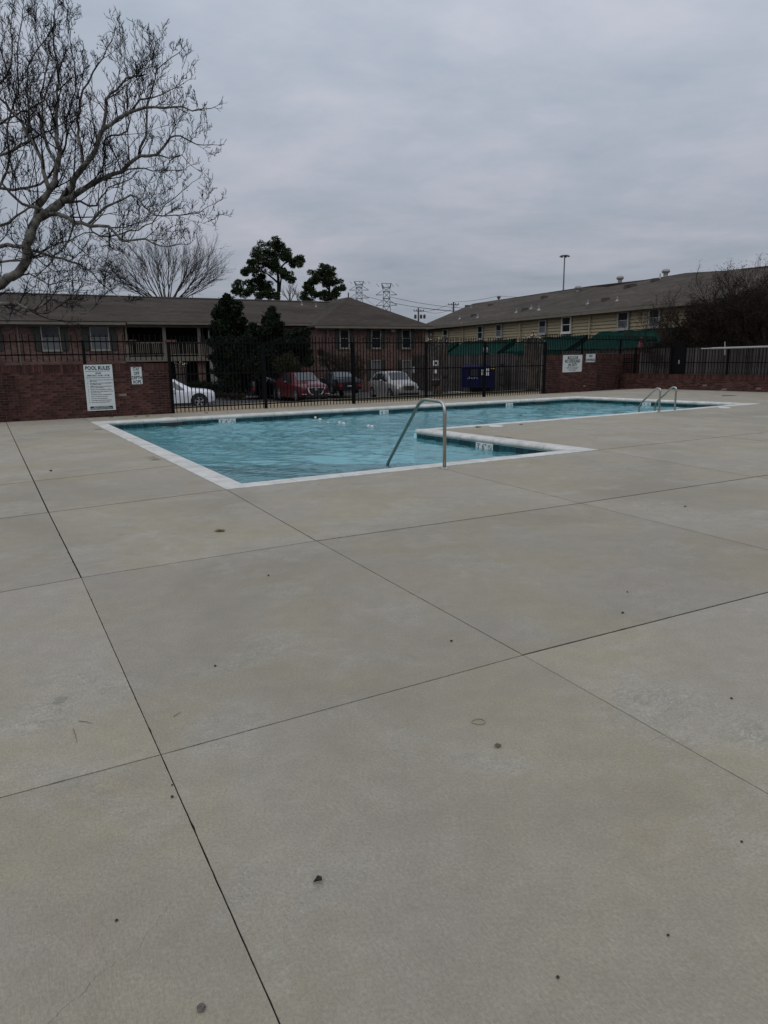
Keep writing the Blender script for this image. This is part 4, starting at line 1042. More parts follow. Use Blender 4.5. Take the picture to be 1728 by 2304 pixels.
ea, eb = YW.at(ysL-.3, ye, .45), YW.at(q2b[0], ye, .45)
ra, rb_ = YW.at(q1[0], q1[1], -yr), YW.at(q2b[0], (q1[1]+q2b[1])/2, -yr)
ry, yn = roof_poly([ea, eb, rb_, ra], 'roof', 'roof_grey', yb)
ek = YW.at(ysL-.3, ye, -2*yr-.45); roof_poly([ek, ea, ra], 'roof', 'roof_grey', yb)
rc, rd = YW.at(q2b[0]+1.9, q3[1]-.1, -yr-.3), YW.at(q3[0], q3[1], -yr-.3)
ee = YW.at(ys1, ye, .45); rl_ = YW.at(ys1, q3[1]-.75, -yr-.3)
ec = YW.at(q3[0]+.8, ye, .45)
ry2, yn2 = roof_poly([eb+YW.d*.0+Vector((0, 0, .004)), ec, rd, rc], 'roof', 'roof_grey', yb)
roof_poly([eb+Vector((0, 0, .003)), rc, rb_], 'roof', 'roof_grey', yb, t=.03)
re_ = YW.at(q3[0]+1.6, q3[1]-.65, -yr-.3)
roof_poly([ec, ee, rl_, re_, rd], 'roof', 'roof_grey', yb)
bb_ = YW.at(ys1, ye, -2*yr-.45); roof_poly([bb_, ek, ra, YW.at(q2b[0], q1[1], -yr), rl_], 'roof', 'roof_grey', yb)
def c3(x, y): return 780+x/3.456, 640+y/3.456
def c4(x, y): return 1200+x/3.142, 600+y/3.142
for x, y in (c3(880, 268), c3(1020, 257), c3(1320, 217), c3(1435, 188), c3(1495, 198), c3(968, 186)): roof_bit(yb, x, y, ea, yn, 'vent_pipe', sz=.2)
for x, y in (c3(985, 245), c3(938, 174), c3(1118, 166), c3(1385, 200), c3(1538, 104), c4(75, 221)): roof_bit(yb, x, y, ea, yn, 'roof_vent', 'vent_dark')
for x, y in (c4(40, 302), c4(385, 264), c4(593, 242), c4(895, 82)): roof_bit(yb, x, y, eb, yn2, 'vent_pipe', sz=.17)
for x, y in (c4(510, 238), c4(700, 140), c4(668, 146), c4(860, 102)): roof_bit(yb, x, y, eb, yn2, 'roof_vent', 'vent_dark')
for x, y in (c4(315, 180), c4(612, 112), c4(935, 68)): roof_bit(yb, x, y, eb, yn2, 'turbine_vent')
# ---- awnings
aw = [(952, 1033, 776, 770, 'green patio awning farthest left, cut off by the brick wing', 802), (1047, 1160.6, 767.5, 761.7, 'sagging green patio awning above the blue dumpster', 797), (1184, 1324, 764, 750, 'green patio awning behind the pollarded trunk and no lifeguard sign', 789), (1349.6, 1525, 747.5, 737.5, 'green patio awning beside the dark thicket, the widest one', 783)]
for (xa, xb, ya, yb_, lbl, ybot) in aw:
    ta, tb = YW.px(xa, ya, .03), YW.px(xb, yb_, .03); zt_ = (ta[1]+tb[1])/2
    OUT = 1.7; zb = YW.px((xa+xb)/2-20, ybot, OUT)[1]
    t = thing('awning', lbl, 'awning', YW.at((ta[0]+tb[0])/2, zb), 0, 'green awnings along the tan building')
    N_ = 10; mb = MB(); top_, bot_ = [], []
    for k in range(N_+1):
        s_ = ta[0]+(tb[0]-ta[0])*k/N_; sag = .05*math.sin(k*2.1)+(-.12*math.sin(math.pi*k/N_) if 'sagging' in lbl else 0)
        top_.append(YW.at(s_, zt_+sag*.8, .05)); bot_.append(YW.at(s_, zb+.02*math.sin(k*3), OUT))
    vs_ = top_+bot_+[p+Vector((0, 0, -.22)) for p in bot_]
    mb.add(vs_, [(k, k+1, N_+2+k, N_+1+k) for k in range(N_)]+[(N_+1+k, N_+2+k, 2*N_+3+k, 2*N_+2+k) for k in range(N_)])
    mb.build('canopy', 'awning', t)
    for kk in (0, N_):
        a_, b_ = top_[kk], bot_[kk]; MB().slab([a_, b_, b_+Vector((0, 0, -.2)), Vector((a_.x, a_.y, b_.z-.2))], YW.d, .02).build('side_panel', 'awning', t, fix=True)
    for kk in (0, N_//2, N_): MB().tube([top_[kk]-Vector((0, 0, .05)), bot_[kk]-Vector((0, 0, .05))], .025, 5).build('bracket', 'iron', t)

# ============================================================ wooden fence with planks
pl = [(at_y(880, 800, 60.5), 801), (at_y(1060, 800, 52), 798), (at_y(1225, 800, 45.5), 793), (at_y(1330, 800, 39.5), 786.5), (at_y(1420, 800, 35.5), 783), (at_y(1760, 800, 28.3), 779)]
wf = thing('wooden_fence', 'weathered grey board fence running behind the dumpster to the right edge', 'fence', (pl[2][0].x, pl[2][0].y, GB))
xs_ = [880, 1060, 1225, 1330, 1420, 1760]
plank_me = {}
npk = 0
old = MB()
for k in range(len(pl)-1):
    a, b = pl[k][0], pl[k+1][0]; w = Wall(a, b)
    za = EYE+(at_y(xs_[k], pl[k][1], a.y).z-EYE); zb = at_y(xs_[k+1], pl[k+1][1], b.y).z
    n = int(w.L/.148)
    g0 = GB if k < 2 else -1.0
    for j in range(n):
        s_ = (j+.5)*w.L/n; z1 = za+(zb-za)*j/n+rng.uniform(-.035, .035); h = round((z1-g0)/.02)*.02
        pw = 0.132
        if h not in plank_me:
            mb = MB(); hw = pw/2; th = .018
            prof_ = [(-hw, 0), (hw, 0), (hw, h-.04), (hw-.035, h), (-hw+.035, h), (-hw, h-.04)]
            mb.add([(x, -th/2, z) for x, z in prof_]+[(x, th/2, z) for x, z in prof_], [tuple(range(6)), tuple(range(11, 5, -1))]+[(i_, 6+i_, 6+(i_+1) % 6, (i_+1) % 6) for i_ in range(6)])
            plank_me[h] = mb.mesh('plank', 'wood')
        p = w.at(s_, g0, rng.uniform(-.004, .008))
        if k == 0 and j < n*.45: old.box(p.x, p.y, g0, pw, .018, h, w.rot)
        else:
            o = place(plank_me[h], 'plank', wf, p, w.rot+rng.gauss(0, .02)); o.rotation_euler[1] = rng.gauss(0, .006); npk += 1
    for zz in (g0+.5, g0+1.5):
        c = w.at(w.L/2, 0, -.05); MB().box(c.x, c.y, zz, w.L, .04, .09, w.rot).build('rail', 'wood_dark', wf)
    for j in range(int(w.L/2.4)+1):
        c = w.at(min(j*2.4, w.L), 0, -.11); MB().box(c.x, c.y, g0, .09, .09, 2.3, w.rot).build('post', 'wood_dark', wf)
if old.v: kind(old.build('plank_run', 'wood', wf), 'stuff')
# concrete pad/kerb in front of fence
kerb = MB()
for k in range(1, 3):
    a, b = pl[k][0], pl[k+1][0]; w = Wall(a, b); c = w.at(w.L/2, 0, 1.6); kerb.box(c.x, c.y, -1.3+.006*k, w.L, .9, .28, w.rot)
kind(kerb.build('kerb', 'kerb'), 'structure')

# ---- dumpster with enclosure gates
dp0 = at_y(1037, 872, 50.0); DW = Wall(V2(at_y(1038, 870, 50.5)), V2(at_y(1117, 870, 49.6)))
zb = DW.px(1075, 872)[1]; zt_ = DW.px(1080, 820)[1]; print('dumpster z', zb, zt_, DW.L)
du = thing('dumpster', 'dark blue steel dumpster with white and yellow stickers', 'dumpster', DW.at(DW.L/2, zb), DW.rot)
L2, H_ = DW.L, zt_-zb
# body in local coords: x along, -y towards the viewer
mb = MB(); D2 = 1.7
side_prof = [(-.0, 0), (D2, 0), (D2, H_*.98), (.55, H_*1.02), (.0, H_*.86)]
mb.add([(-L2/2, y, z) for y, z in side_prof]+[(L2/2, y, z) for y, z in side_prof], [tuple(range(4, -1, -1)), tuple(range(5, 10))]+[(i_, (i_+1) % 5, 5+(i_+1) % 5, 5+i_) for i_ in range(5)])
mb.build('body', 'blue_bin', du, local=True, fix=True)
for k in range(7):
    x = -L2/2+.15+k*(L2-.3)/6
    if k in (2,): continue
    MB().box(x, -.03, .1, .07, .06, H_*.72).build('rib', 'blue_bin', du, local=True)
MB().box(-L2*.12, -.035, H_*.50, .62, .05, H_*.30).build('side_door', 'black', du, local=True)
MB().box(0, -.04, H_*.84, L2+.06, .07, .07).build('rim', 'blue_bin', du, local=True); MB().box(0, -.02, -.0, L2*.96, .12, .1).build('base_skid', 'blue_bin', du, local=True)
for sg in (-1, 1): MB().slab([(sg*L2*.25-L2*.24, .5, H_*1.03), (sg*L2*.25+L2*.24, .5, H_*1.03), (sg*L2*.25+L2*.24, D2, H_*1.0), (sg*L2*.25-L2*.24, D2, H_*1.0)], (0, 0, 1), .04).build('lid', 'vent_dark', du, local=True, fix=True)
for x, z, w_, h_, m_ in ((L2*.12, .70, .2, .13, 'white'), (L2*.12, .54, .2, .22, 'white'), (L2*.235, .72, .26, .17, 'white'), (L2*.235, .52, .26, .25, 'white'), (L2*.40, .80, .26, .2, 'yellow')):
    MB().box(x, -.068, H_*z, w_, .006, h_).build('sticker', m_, du, local=True)
for k, (dx, w_, h_) in enumerate(((-.36, .07, .10), (-.26, .05, .13), (-.15, .08, .09), (-.02, .06, .13), (.09, .07, .11), (.19, .05, .13), (.30, .09, .10))):
    x_, z_ = -L2*.18+dx, H_*.38; MB().add([(x_, -.072, z_), (x_+w_, -.072, z_), (x_+w_+.04, -.072, z_+h_), (x_+.04, -.072, z_+h_)], [(0, 1, 2, 3)]).build('faded_mark', 'binmark', du, local=True)
def frame_gate(a, b, z0, z1, label):
    w = Wall(a, b); t = thing('enclosure_gate', label, 'gate', w.at(0, z0), 0, 'open gates of the dumpster enclosure')
    for (sa, sb) in ((0, w.L),):
        for z in (z0, (z0+z1)/2, z1-.08): c = w.at(w.L/2, 0); MB().box(c.x, c.y, z, w.L-.1, .06, .08, w.rot).build('crossbar', 'black', t)
        for s_ in (0.03, w.L-.03): c = w.at(s_, 0); MB().box(c.x, c.y, z0, .08, .08, z1-z0+.1, w.rot).build('upright', 'black', t)
        MB().tube([w.at(.05, (z0+z1)/2, .03), w.at(w.L-.05, z0+.05, .03)], .025, 5).build('brace', 'black', t)
        n = int(w.L/.16)
        for j in range(n):
            c = w.at((j+.5)*w.L/n, 0, -.06); place(gp_me(z1-z0-.1), 'plank', t, (c.x, c.y, z0+.03), w.rot)
_gp = {}
def gp_me(h):
    h = round(h, 2)
    if h not in _gp: _gp[h] = MB().box(0, 0, 0, .14, .02, h).mesh('plank', 'wood')
    return _gp[h]
g1a, g1b = at_y(1117, 864, 50.2), at_y(1134, 864, 47.5); frame_gate(V2(g1a), V2(g1b), at_y(1125, 865, 48.8).z, at_y(1125, 818, 48.8).z, 'open wooden gate leaf just right of the blue dumpster')
g2a, g2b = at_y(993, 870, 49), at_y(1008, 872, 46.5); frame_gate(V2(g2a), V2(g2b), at_y(1000, 872, 47.5).z, at_y(1000, 824, 47.5).z, 'open wooden gate leaf behind the left pollarded trunk')
ew = Wall(V2(at_y(1010, 860, 53.5)), V2(at_y(1040, 860, 53)))

# ---- lantern, pet station, small signs, umbrella
def lamp_post():
    p = at_y(1093, 790, 47.5); zt_ = p.z; t = thing('lamp_post', 'street lantern with frosted globe standing behind the iron fence post', 'street lamp', (p.x, p.y, gz_at(p.x, p.y)))
    h = zt_-gz_at(p.x, p.y)
    MB().lathe([(.11, 0), (.11, .3), (.05, .35), (.045, h-.25), (.09, h-.2), (.12, h-.12)], 10).build('pole', 'iron', t, local=True)
    MB().lathe([(.10, h-.12), (.17, h-.05), (.19, h+.12), (.15, h+.25), (.08, h+.3)], 12).build('globe', 'frame_w', t, local=True, smooth=True)
    MB().lathe([(.20, h+.28), (.12, h+.36), (.02, h+.5)], 10).build('cap', 'iron', t, local=True)
lamp_post()
def pet_station():
    x = 980; Y = 36.5; p = at_y(x, 882, Y); z0 = gz_at(p.x, p.y); sc = Y/F
    t = thing('pet_waste_station', 'pet waste station with white sign and black bin in front of the left pollarded trunk', 'waste bin', (p.x, p.y, z0), -.1)
    hz = lambda y: (at_y(x, y, Y).z-z0)
    MB().box(0, .05, 0, .07, .07, hz(810)).build('post', 'vent_dark', t, local=True)
    MB().box(0, 0, hz(822.5), .26, .012, hz(811)-hz(822.5)).build('sign_panel', 'sign', t, local=True)
    MB().box(0, -.008, hz(820), .15, .004, hz(814)-hz(820)).build('sign_print', 'ink', t, local=True)
    MB().box(0, 0, hz(842), .24, .12, hz(827)-hz(842)).build('bag_dispenser', 'sign_green', t, local=True)
    MB().box(0, -.063, hz(840), .16, .004, .18).build('dispenser_print', 'sign', t, local=True)
    b0, b1 = hz(868), hz(856)
    MB().lathe([(.16, b0), (.23, b0+.06), (.24, b1)], 16, c=(0, -.05, 0)).build('bin', 'black', t, local=True)
    MB().lathe([(.25, b1), (.25, b1+.03), (.13, b1+.09), (.02, b1+.1)], 16, c=(0, -.05, 0)).build('bin_lid', 'vent_dark', t, local=True)
pet_station()
p = at_y(930, 840, 52); gp_ = GB; ss = thing('parking_sign', 'narrow white sign on a post beside the brick wing behind the silver car', 'sign', (p.x, p.y, gp_))
zz = lambda y: at_y(930, y, 52).z-gp_
MB().box(0, 0, 0, .06, .05, zz(824)).build('post', 'vent_dark', ss, local=True); MB().box(0, -.04, zz(839), .16, .01, zz(825)-zz(839)).build('sign_panel', 'frame_w', ss, local=True)
Yu = 36.6; p = at_y(1441, 790, Yu); zb_ = at_y(1441, 795, Yu).z; zt2 = at_y(1441, 760, Yu).z
um = thing('patio_umbrella', 'closed pink patio umbrella rising above the wooden fence', 'umbrella', (p.x, p.y, GB))
MB().lathe([(.025, 0), (.025, zb_-GB)], 8).build('pole', 'frame_w', um, local=True)
pr_ = [(.13, zb_-GB-.3), (.16, zb_-GB-.1), (.12, (zb_+zt2)/2-GB), (.06, zt2-GB-.08), (.045, zt2-GB-.04), (.06, zt2-GB), (.01, zt2-GB+.04)]
mbu = MB(); N_ = 14; vs_ = []
for r_, h in pr_:
    for k in range(N_): a_ = 6.283*k/N_; rr = r_*(1+.28*(k % 2)); vs_.append((rr*math.cos(a_), rr*math.sin(a_), h))
mbu.add(vs_, [(i_*N_+k, i_*N_+(k+1) % N_, (i_+1)*N_+(k+1) % N_, (i_+1)*N_+k) for i_ in range(len(pr_)-1) for k in range(N_)]); mbu.build('folded_canopy', 'pink', um, local=True)

# ============================================================ vehicles
def car(name, label, cat, loc, heading, L, W, H, stations, paint_m, gb=.20, wr=.34, wheels=(.85, 3.55), front='plain', cladding=False, glass_s=None, windshield=None, rear=None, roof_rails=False, group='parked cars'):
    """x from the nose (0) back to the tail (L); stations: (x, z_belt, z_top, half_width, half_width_top); local nose at +X after centring"""
    t = thing(name, label, cat, loc, heading, group)
    ring = []
    for (x, zb_, zt_, w, wt) in stations:
        zl = gb+(.10 if x < .25 or x > L-.25 else 0)
        ring.append([(0, zl), (w*.86, zl), (w*.985, zl+.10), (w, (zl+zb_)*.52), (w*1.0, zb_-.09), (w*.955, zb_), (wt, zt_-.035), (wt*.80, zt_-.006), (wt*.45, zt_+.008), (0, zt_+.012)])
    X = lambda x: L/2-x
    mb = MB(); vs_ = []; R = len(ring[0]); full = 2*R-2
    for (st, rg) in zip(stations, ring):
        pts_ = [(y, z) for y, z in rg]+[(-y, z) for y, z in reversed(rg[1:-1])]
        vs_ += [(X(st[0]), y, z) for y, z in pts_]
    ns = len(stations)
    fs = [(i_*full+k, i_*full+(k+1) % full, (i_+1)*full+(k+1) % full, (i_+1)*full+k) for i_ in range(ns-1) for k in range(full)]
    fs += [tuple(range(full-1, -1, -1)), tuple((ns-1)*full+k for k in range(full))]
    mb.add(vs_, fs); body = mb.build('body', paint_m, t, local=True, fix=True)
    body.data.polygons.foreach_set('use_smooth', [len(p_.vertices) == 4 for p_ in body.data.polygons])
    bm_ = body.modifiers.new('edge', 'EDGE_SPLIT'); bm_.split_angle = math.radians(42)
    def surf(x, k, f):   # point on ring between index k and k+1 at fraction f, at lengthwise x
        i_ = 0
        while i_ < ns-2 and stations[i_+1][0] < x: i_ += 1
        t_ = (x-stations[i_][0])/(stations[i_+1][0]-stations[i_][0]); t_ = min(1, max(0, t_))
        def pt(rg): a_, b_ = rg[k], rg[k+1]; return (a_[0]+(b_[0]-a_[0])*f, a_[1]+(b_[1]-a_[1])*f)
        a_, b_ = pt(ring[i_]), pt(ring[i_+1]); return (a_[0]+(b_[0]-a_[0])*t_, a_[1]+(b_[1]-a_[1])*t_)
    # side windows: (x0 bottom, x1 bottom, x0 top, x1 top)
    for (xb0, xb1, xt0, xt1) in (glass_s or []):
        for sg in (1, -1):
            P_ = []
            for (x, f) in ((xb0, .10), (xb1, .10), (xt1, .86), (xt0, .86)):
                y, z = surf(x, 5, f); P_.append(Vector((X(x), sg*(y+.012), z)))
            MB().slab(P_, (0, sg, .25), .006).build('side_window', 'carglass', t, local=True, fix=True)
    def cross_pane(x0, x1, name_, m_, wfac=.9, up=.012):
        i0 = min(range(ns), key=lambda q_: abs(stations[q_][0]-x0)); i1 = min(range(ns), key=lambda q_: abs(stations[q_][0]-x1))
        A_, B_ = stations[i0], stations[i1]
        def P_(st, sg, f, g_): return Vector((X(st[0]), sg*st[4]*g_, st[2]))
        a_, b_ = P_(A_, 1, 0, wfac), P_(A_, -1, 0, wfac); c_, d_ = P_(B_, -1, 0, wfac*.97), P_(B_, 1, 0, wfac*.97)
        v = (c_-b_); a_, b_, c_, d_ = a_+v*.05, b_+v*.05, c_-v*.06, d_-v*.06
        nn = (b_-a_).cross(c_-b_).normalized()
        if nn.z < 0: nn = -nn
        off_ = nn*up
        # crown the glass a little in the middle
        mb_ = MB(); N_ = 6; vs2 = []
        for k in range(N_+1):
            f = k/N_; bulge = nn*(.022*math.sin(math.pi*f)); vs2 += [a_*(1-f)+b_*f+off_+bulge, d_*(1-f)+c_*f+off_+bulge]
        mb_.add(vs2, [(2*k, 2*k+2, 2*k+3, 2*k+1) for k in range(N_)]); o_ = mb_.build(name_, m_, t, local=True); return o_
    if windshield: cross_pane(*windshield, 'windshield', 'windshield')
    if rear: cross_pane(*rear, 'rear_window', 'windshield')
    # wheels
    for wx in wheels:
        for sg in (1, -1):
            hw = max(s_[3] for s_ in stations)
            arch = MB(); N_ = 18; vv = []
            ro = wr+(.11 if cladding else .055)
            for k in range(N_+1):
                a_ = math.pi*(k/N_)*1.12-math.pi*.06; 
                for r_ in (wr*.2, ro): vv.append((X(wx)+r_*math.cos(a_), sg*(hw+.006), wr+r_*math.sin(a_)))
            arch.add(vv, [(2*k, 2*k+1, 2*k+3, 2*k+2) for k in range(N_)]); arch.build('wheel_arch_shade', 'black', t, local=True)  # flat black half disc: wheel well shade painted on the body, plus cladding lip
            c_ = (X(wx), sg*(hw-.09), wr)
            ty = MB().lathe([(wr*.62, -.11), (wr*.93, -.11), (wr, -.07), (wr, .07), (wr*.93, .11), (wr*.62, .11)], 22, axis='y').build('wheel', 'tyre', t, local=True)
            ty.location = c_
            rm = MB(); yo = sg*.114
            for k in range(5):
                a_ = k*2*math.pi/5+.3; ca, sa = math.cos(a_), math.sin(a_); 
                def q_(r_, o_): return (r_*ca-o_*sa, yo, r_*sa+o_*ca)
                rm.add([q_(.04, -.022), q_(wr*.66, -.045), q_(wr*.66, .045), q_(.04, .022)], [(0, 1, 2, 3)])
            rm.lathe([(.07, yo-.004), (.07, yo+.004)], 10, axis='y')
            vv = []
            for k in range(20):
                a_ = k*2*math.pi/20; vv += [(wr*.64*math.cos(a_), yo, wr*.64*math.sin(a_)), (wr*.68*math.cos(a_), yo, wr*.68*math.sin(a_))]
            rm.add(vv, [(2*k, 2*k+1, (2*k+3) % 40, (2*k+2) % 40) for k in range(20)])
            rm.build('rim', 'rim', ty, local=True)
    def B(name_, m_, x, y, z, sx, sy, sz, par=None): return MB().box(X(x), y, z, sx, sy, sz).build(name_, m_, par or t, local=True)
    mw = [s_ for s_ in stations if s_[2]-s_[1] > .3]; wmx = max(s_[3] for s_ in stations)
    mx = mw[0][0]+.12 if mw else L*.4; mz = mw[0][1] if mw else .9
    for sg in (1, -1):
        MB().lathe([(.02, -.11), (.075, -.09), (.085, 0), (.07, .08), (.02, .1)], 10, axis='y').build('mirror', paint_m, t, local=True).location = (X(mx), sg*(wmx+.10), mz+.06)
        B('door_seam', 'black', wheels[0]+.62, sg*(wmx+.001), .42, .012, .004, mz-.50)
        B('door_seam', 'black', (wheels[0]+wheels[1])/2+.12, sg*(wmx+.001), .42, .012, .004, mz-.50)
        for hx in ((wheels[0]+wheels[1])/2-.02, wheels[1]-.28): B('door_handle', paint_m if 'white' not in paint_m else 'chrome', hx, sg*(wmx+.012), mz-.16, .17, .03, .03)
        B('sill_trim', 'black' if cladding else paint_m, (wheels[0]+wheels[1])/2, sg*(wmx-.012), gb-.01, wheels[1]-wheels[0]-.7, .05, .12)
        if roof_rails: B('roof_rail', 'chrome', L*.58, sg*(mw[1][4]-.06), H-.01, L*.36, .03, .035)
    nz = stations[0]; tl = stations[-1]
    if front == 'hex':       # wide hexagonal grille with bright surround and an oval badge
        zc_ = .62; xf = -.03
        hexo = [(-.50, .16), (.50, .16), (.40, -.08), (.30, -.20), (-.30, -.20), (-.40, -.08)]
        def ringm(sc_, dx, m_, nm): MB().slab([(X(xf)+dx, a_*sc_*1.12, zc_+b_*sc_*1.12) for a_, b_ in hexo], (1, 0, 0), .03).build(nm, m_, t, local=True, fix=True)
        ringm(1.0, .0, 'bright_trim', 'grille_surround'); ringm(.84, .012, 'black', 'grille')
        vv = []
        for k in range(16):
            a_ = 6.283*k/16; vv += [(X(xf)+.016, .095*math.cos(a_), zc_+.07+.05*math.sin(a_)), (X(xf)+.016, .075*math.cos(a_), zc_+.07+.035*math.sin(a_))]
        MB().add(vv, [(2*k, (2*k+2) % 32, (2*k+3) % 32, 2*k+1) for k in range(16)]).build('badge', 'bright_trim', t, local=True)
        for y0_, in ((-.03,), (.03,)): MB().box(X(xf)+.018, y0_, zc_+.043, .004, .014, .055).build('badge_stroke', 'bright_trim', t, local=True)
        MB().box(X(xf)+.018, 0, zc_+.064, .004, .055, .012).build('badge_stroke', 'bright_trim', t, local=True)
        B('bumper_intake', 'black', -.02, 0, .24, .04, 1.3, .14); B('number_plate', 'ink', -.05, 0, .31, .02, .34, .13)
        for sg in (1, -1):
            MB().slab([(X(.00), sg*.50, .80), (X(.30), sg*.84, .86), (X(.30), sg*.86, .74), (X(.02), sg*.56, .70)], (1, sg*.4, .2), .03).build('headlight', 'lamp_glass', t, local=True, fix=True)
            MB().box(X(.02), sg*.72, .42, .05, .28, .03).build('fog_light', 'lamp_glass', t, local=True)
    elif front == 'retro':   # rounded nose, upright egg-crate grille, round headlights
        MB().slab([(X(-.02), -.36, .80), (X(-.02), .36, .80), (X(-.05), .30, .56), (X(-.05), -.30, .56)], (1, 0, 0), .03).build('grille', 'chrome', t, local=True, fix=True)
        for k in range(5): B('grille_slat', 'black', -.045, 0, .575+.045*k, .02, .62, .022)
        B('bumper', paint_m, -.04, 0, .40, .14, 1.45, .13); B('bumper_intake', 'black', -.06, 0, .27, .10, .7, .09)
        for sg in (1, -1):
            hl = MB().lathe([(.10, -.05), (.105, .0), (.07, .04), (.01, .05)], 14, axis='x').build('headlight', 'lamp_glass', t, local=True, smooth=True); hl.location = (X(.10), sg*.60, .66)
            B('fog_light', 'black', -.03, sg*.56, .27, .06, .2, .08)
    elif front == 'suv':
        MB().slab([(X(-.015), -.30, .82), (X(-.015), .30, .82), (X(-.03), .20, .55), (X(-.03), .42, .28), (X(-.03), -.42, .28), (X(-.03), -.20, .55)], (1, 0, 0), .02).build('grille', 'black', t, local=True, fix=True)
        for sg in (1, -1):
            MB().slab([(X(.02), sg*.50, .80), (X(.55), sg*(wmx-.04), .90), (X(.50), sg*(wmx-.02), .82), (X(.03), sg*.52, .72)], (.8, sg, .2), .03).build('headlight', 'lamp_glass', t, local=True, fix=True)
            MB().slab([(X(.10), sg*(wmx-.18), .62), (X(.22), sg*(wmx-.06), .62), (X(.12), sg*(wmx-.14), .34)], (.5, sg, 0), .02).build('bumper_vent', 'black', t, local=True, fix=True)
    else:
        B('grille', 'black', .0, 0, .5, .04, .9, .2)
        for sg in (1, -1): B('headlight', 'lamp_glass', .03, sg*.62, .62, .08, .3, .14)
    for sg in (1, -1):
        B('tail_light', 'tail', L-.03, sg*(tl[3]-.12), min(tl[1]-.24, .82), .08, .26, .17)
    B('number_plate', 'white', L+.008, 0, min(tl[1]-.3, .78), .02, .34, .15); B('bumper', paint_m, L-.0, 0, gb+.10, .12, tl[3]*1.9, .22)
    return t
def suv_st(L, H, W, hood=.98, hoodx=1.15, roofx=2.0, tail=.25, belt=1.02):
    h = W/2
    return [(0.0, .72, .80, h*.72, h*.62), (.10, .84, .93, h*.88, h*.72), (.45, .93, 1.02, h*.97, h*.76), (hoodx, belt-.03, hood+.10, h, h*.80), (roofx, belt-.02, H-.05, h, h*.70), (roofx+.7, belt, H, h, h*.70), (L-1.2, belt+.04, H-.02, h, h*.69), (L-.62, belt+.08, H-.09, h*.98, h*.66), (L-.12, belt+.10, belt+.20, h*.93, h*.70), (L, .82, .88, h*.88, h*.72)]
def pz(x, y, Y): return at_y(x, y, Y)
def carloc(x, y, Y):
    p = at_y(x, y, Y); return (p.x, p.y, p.z)
# white SUV, side on, only its front half shows past the wall
Yw = 41.5; lp_ = at_y(484, 916, Yw); hd = math.radians(90-72); L_ = 4.63
cx = lp_.x-math.cos(hd)*L_/2; cy = lp_.y-math.sin(hd)*L_/2
car('white_suv', 'white crossover with sporty wheels, nose showing past the left brick wall', 'car', (cx, cy, at_y(450, 916.5, 41.0).z), hd, L_, 1.85, 1.64, suv_st(L_, 1.64, 1.85, hood=1.0, hoodx=1.25, roofx=2.15), 'p_white', wr=.37, wheels=(.92, 3.6), front='suv', cladding=True, glass_s=[(1.65, 2.45, 2.20, 2.45), (2.52, 3.35, 2.52, 3.30), (3.42, 3.95, 3.38, 3.70)], windshield=(1.25, 2.15), rear=(4.51, 4.01))
# red SUV three quarter front
Yr = 41.5; L_ = 4.48; hd = math.radians(-62)
p = at_y(702, 903, Yr)
car('red_suv', 'dark red crossover facing the pool with bright hexagonal grille', 'car', (p.x-.75, p.y+1.5, at_y(690, 905, Yr-1).z), hd, L_, 1.85, 1.66, suv_st(L_, 1.66, 1.85, hood=1.02), 'p_red', wr=.35, wheels=(.88, 3.55), front='hex', glass_s=[(1.55, 2.40, 2.08, 2.40), (2.48, 3.3, 2.48, 3.25), (3.38, 3.85, 3.32, 3.6)], windshield=(1.15, 2.0), rear=(4.36, 3.86), roof_rails=True)
# silver retro hatchback
Ys = 43.0; L_ = 4.29; p = at_y(893, 897, Ys); hd = math.radians(-66)
h = 1.70/2
st = [(0.0, .68, .78, h*.55, h*.42), (.08, .80, .92, h*.74, h*.52), (.40, .90, 1.02, h*.92, h*.64), (1.08, .97, 1.11, h*.99, h*.76), (1.72, .99, 1.55, h, h*.72), (2.3, 1.0, 1.60, h, h*.73), (3.2, 1.02, 1.575, h, h*.71), (3.75, 1.03, 1.46, h*.99, h*.66), (4.12, .98, 1.06, h*.92, h*.72), (4.29, .74, .80, h*.84, h*.70)]
car('silver_hatchback', 'silver retro hatchback with upright grille and round nose behind the iron fence', 'car', (p.x-.2, p.y+.9, at_y(860, 897.5, Ys).z), hd, L_, 1.70, 1.60, st, 'p_silver', wr=.31, wheels=(.82, 3.43), front='retro', glass_s=[(1.35, 2.15, 1.78, 2.15), (2.22, 3.0, 2.22, 2.95), (3.07, 3.65, 3.03, 3.50)], windshield=(1.10, 1.72), rear=(4.12, 3.75))
# dark sedan seen from behind
Yd = 47.0; L_ = 4.6; p = at_y(772, 886, Yd); hd = math.radians(115); h = 1.78/2
st = [(0.0, .62, .66, h*.7, h*.6), (.12, .72, .78, h*.88, h*.7), (1.2, .90, .97, h, h*.8), (2.0, .93, 1.38, h, h*.66), (2.6, .95, 1.44, h, h*.66), (3.2, .96, 1.40, h, h*.65), (3.95, 1.0, 1.06, h*.98, h*.78), (4.5, .98, 1.04, h*.92, h*.74), (4.6, .72, .78, h*.86, h*.7)]
car('dark_sedan', 'dark sedan with red tail lights parked nose towards the building', 'car', (p.x-.5, p.y+1.8, at_y(770, 888, Yd-.5).z), hd, L_, 1.78, 1.44, st, 'p_navy', wr=.32, wheels=(.9, 3.6), glass_s=[(1.7, 2.5, 2.05, 2.5), (2.57, 3.4, 2.57, 3.15)], windshield=(1.2, 2.0), rear=(3.95, 3.2))
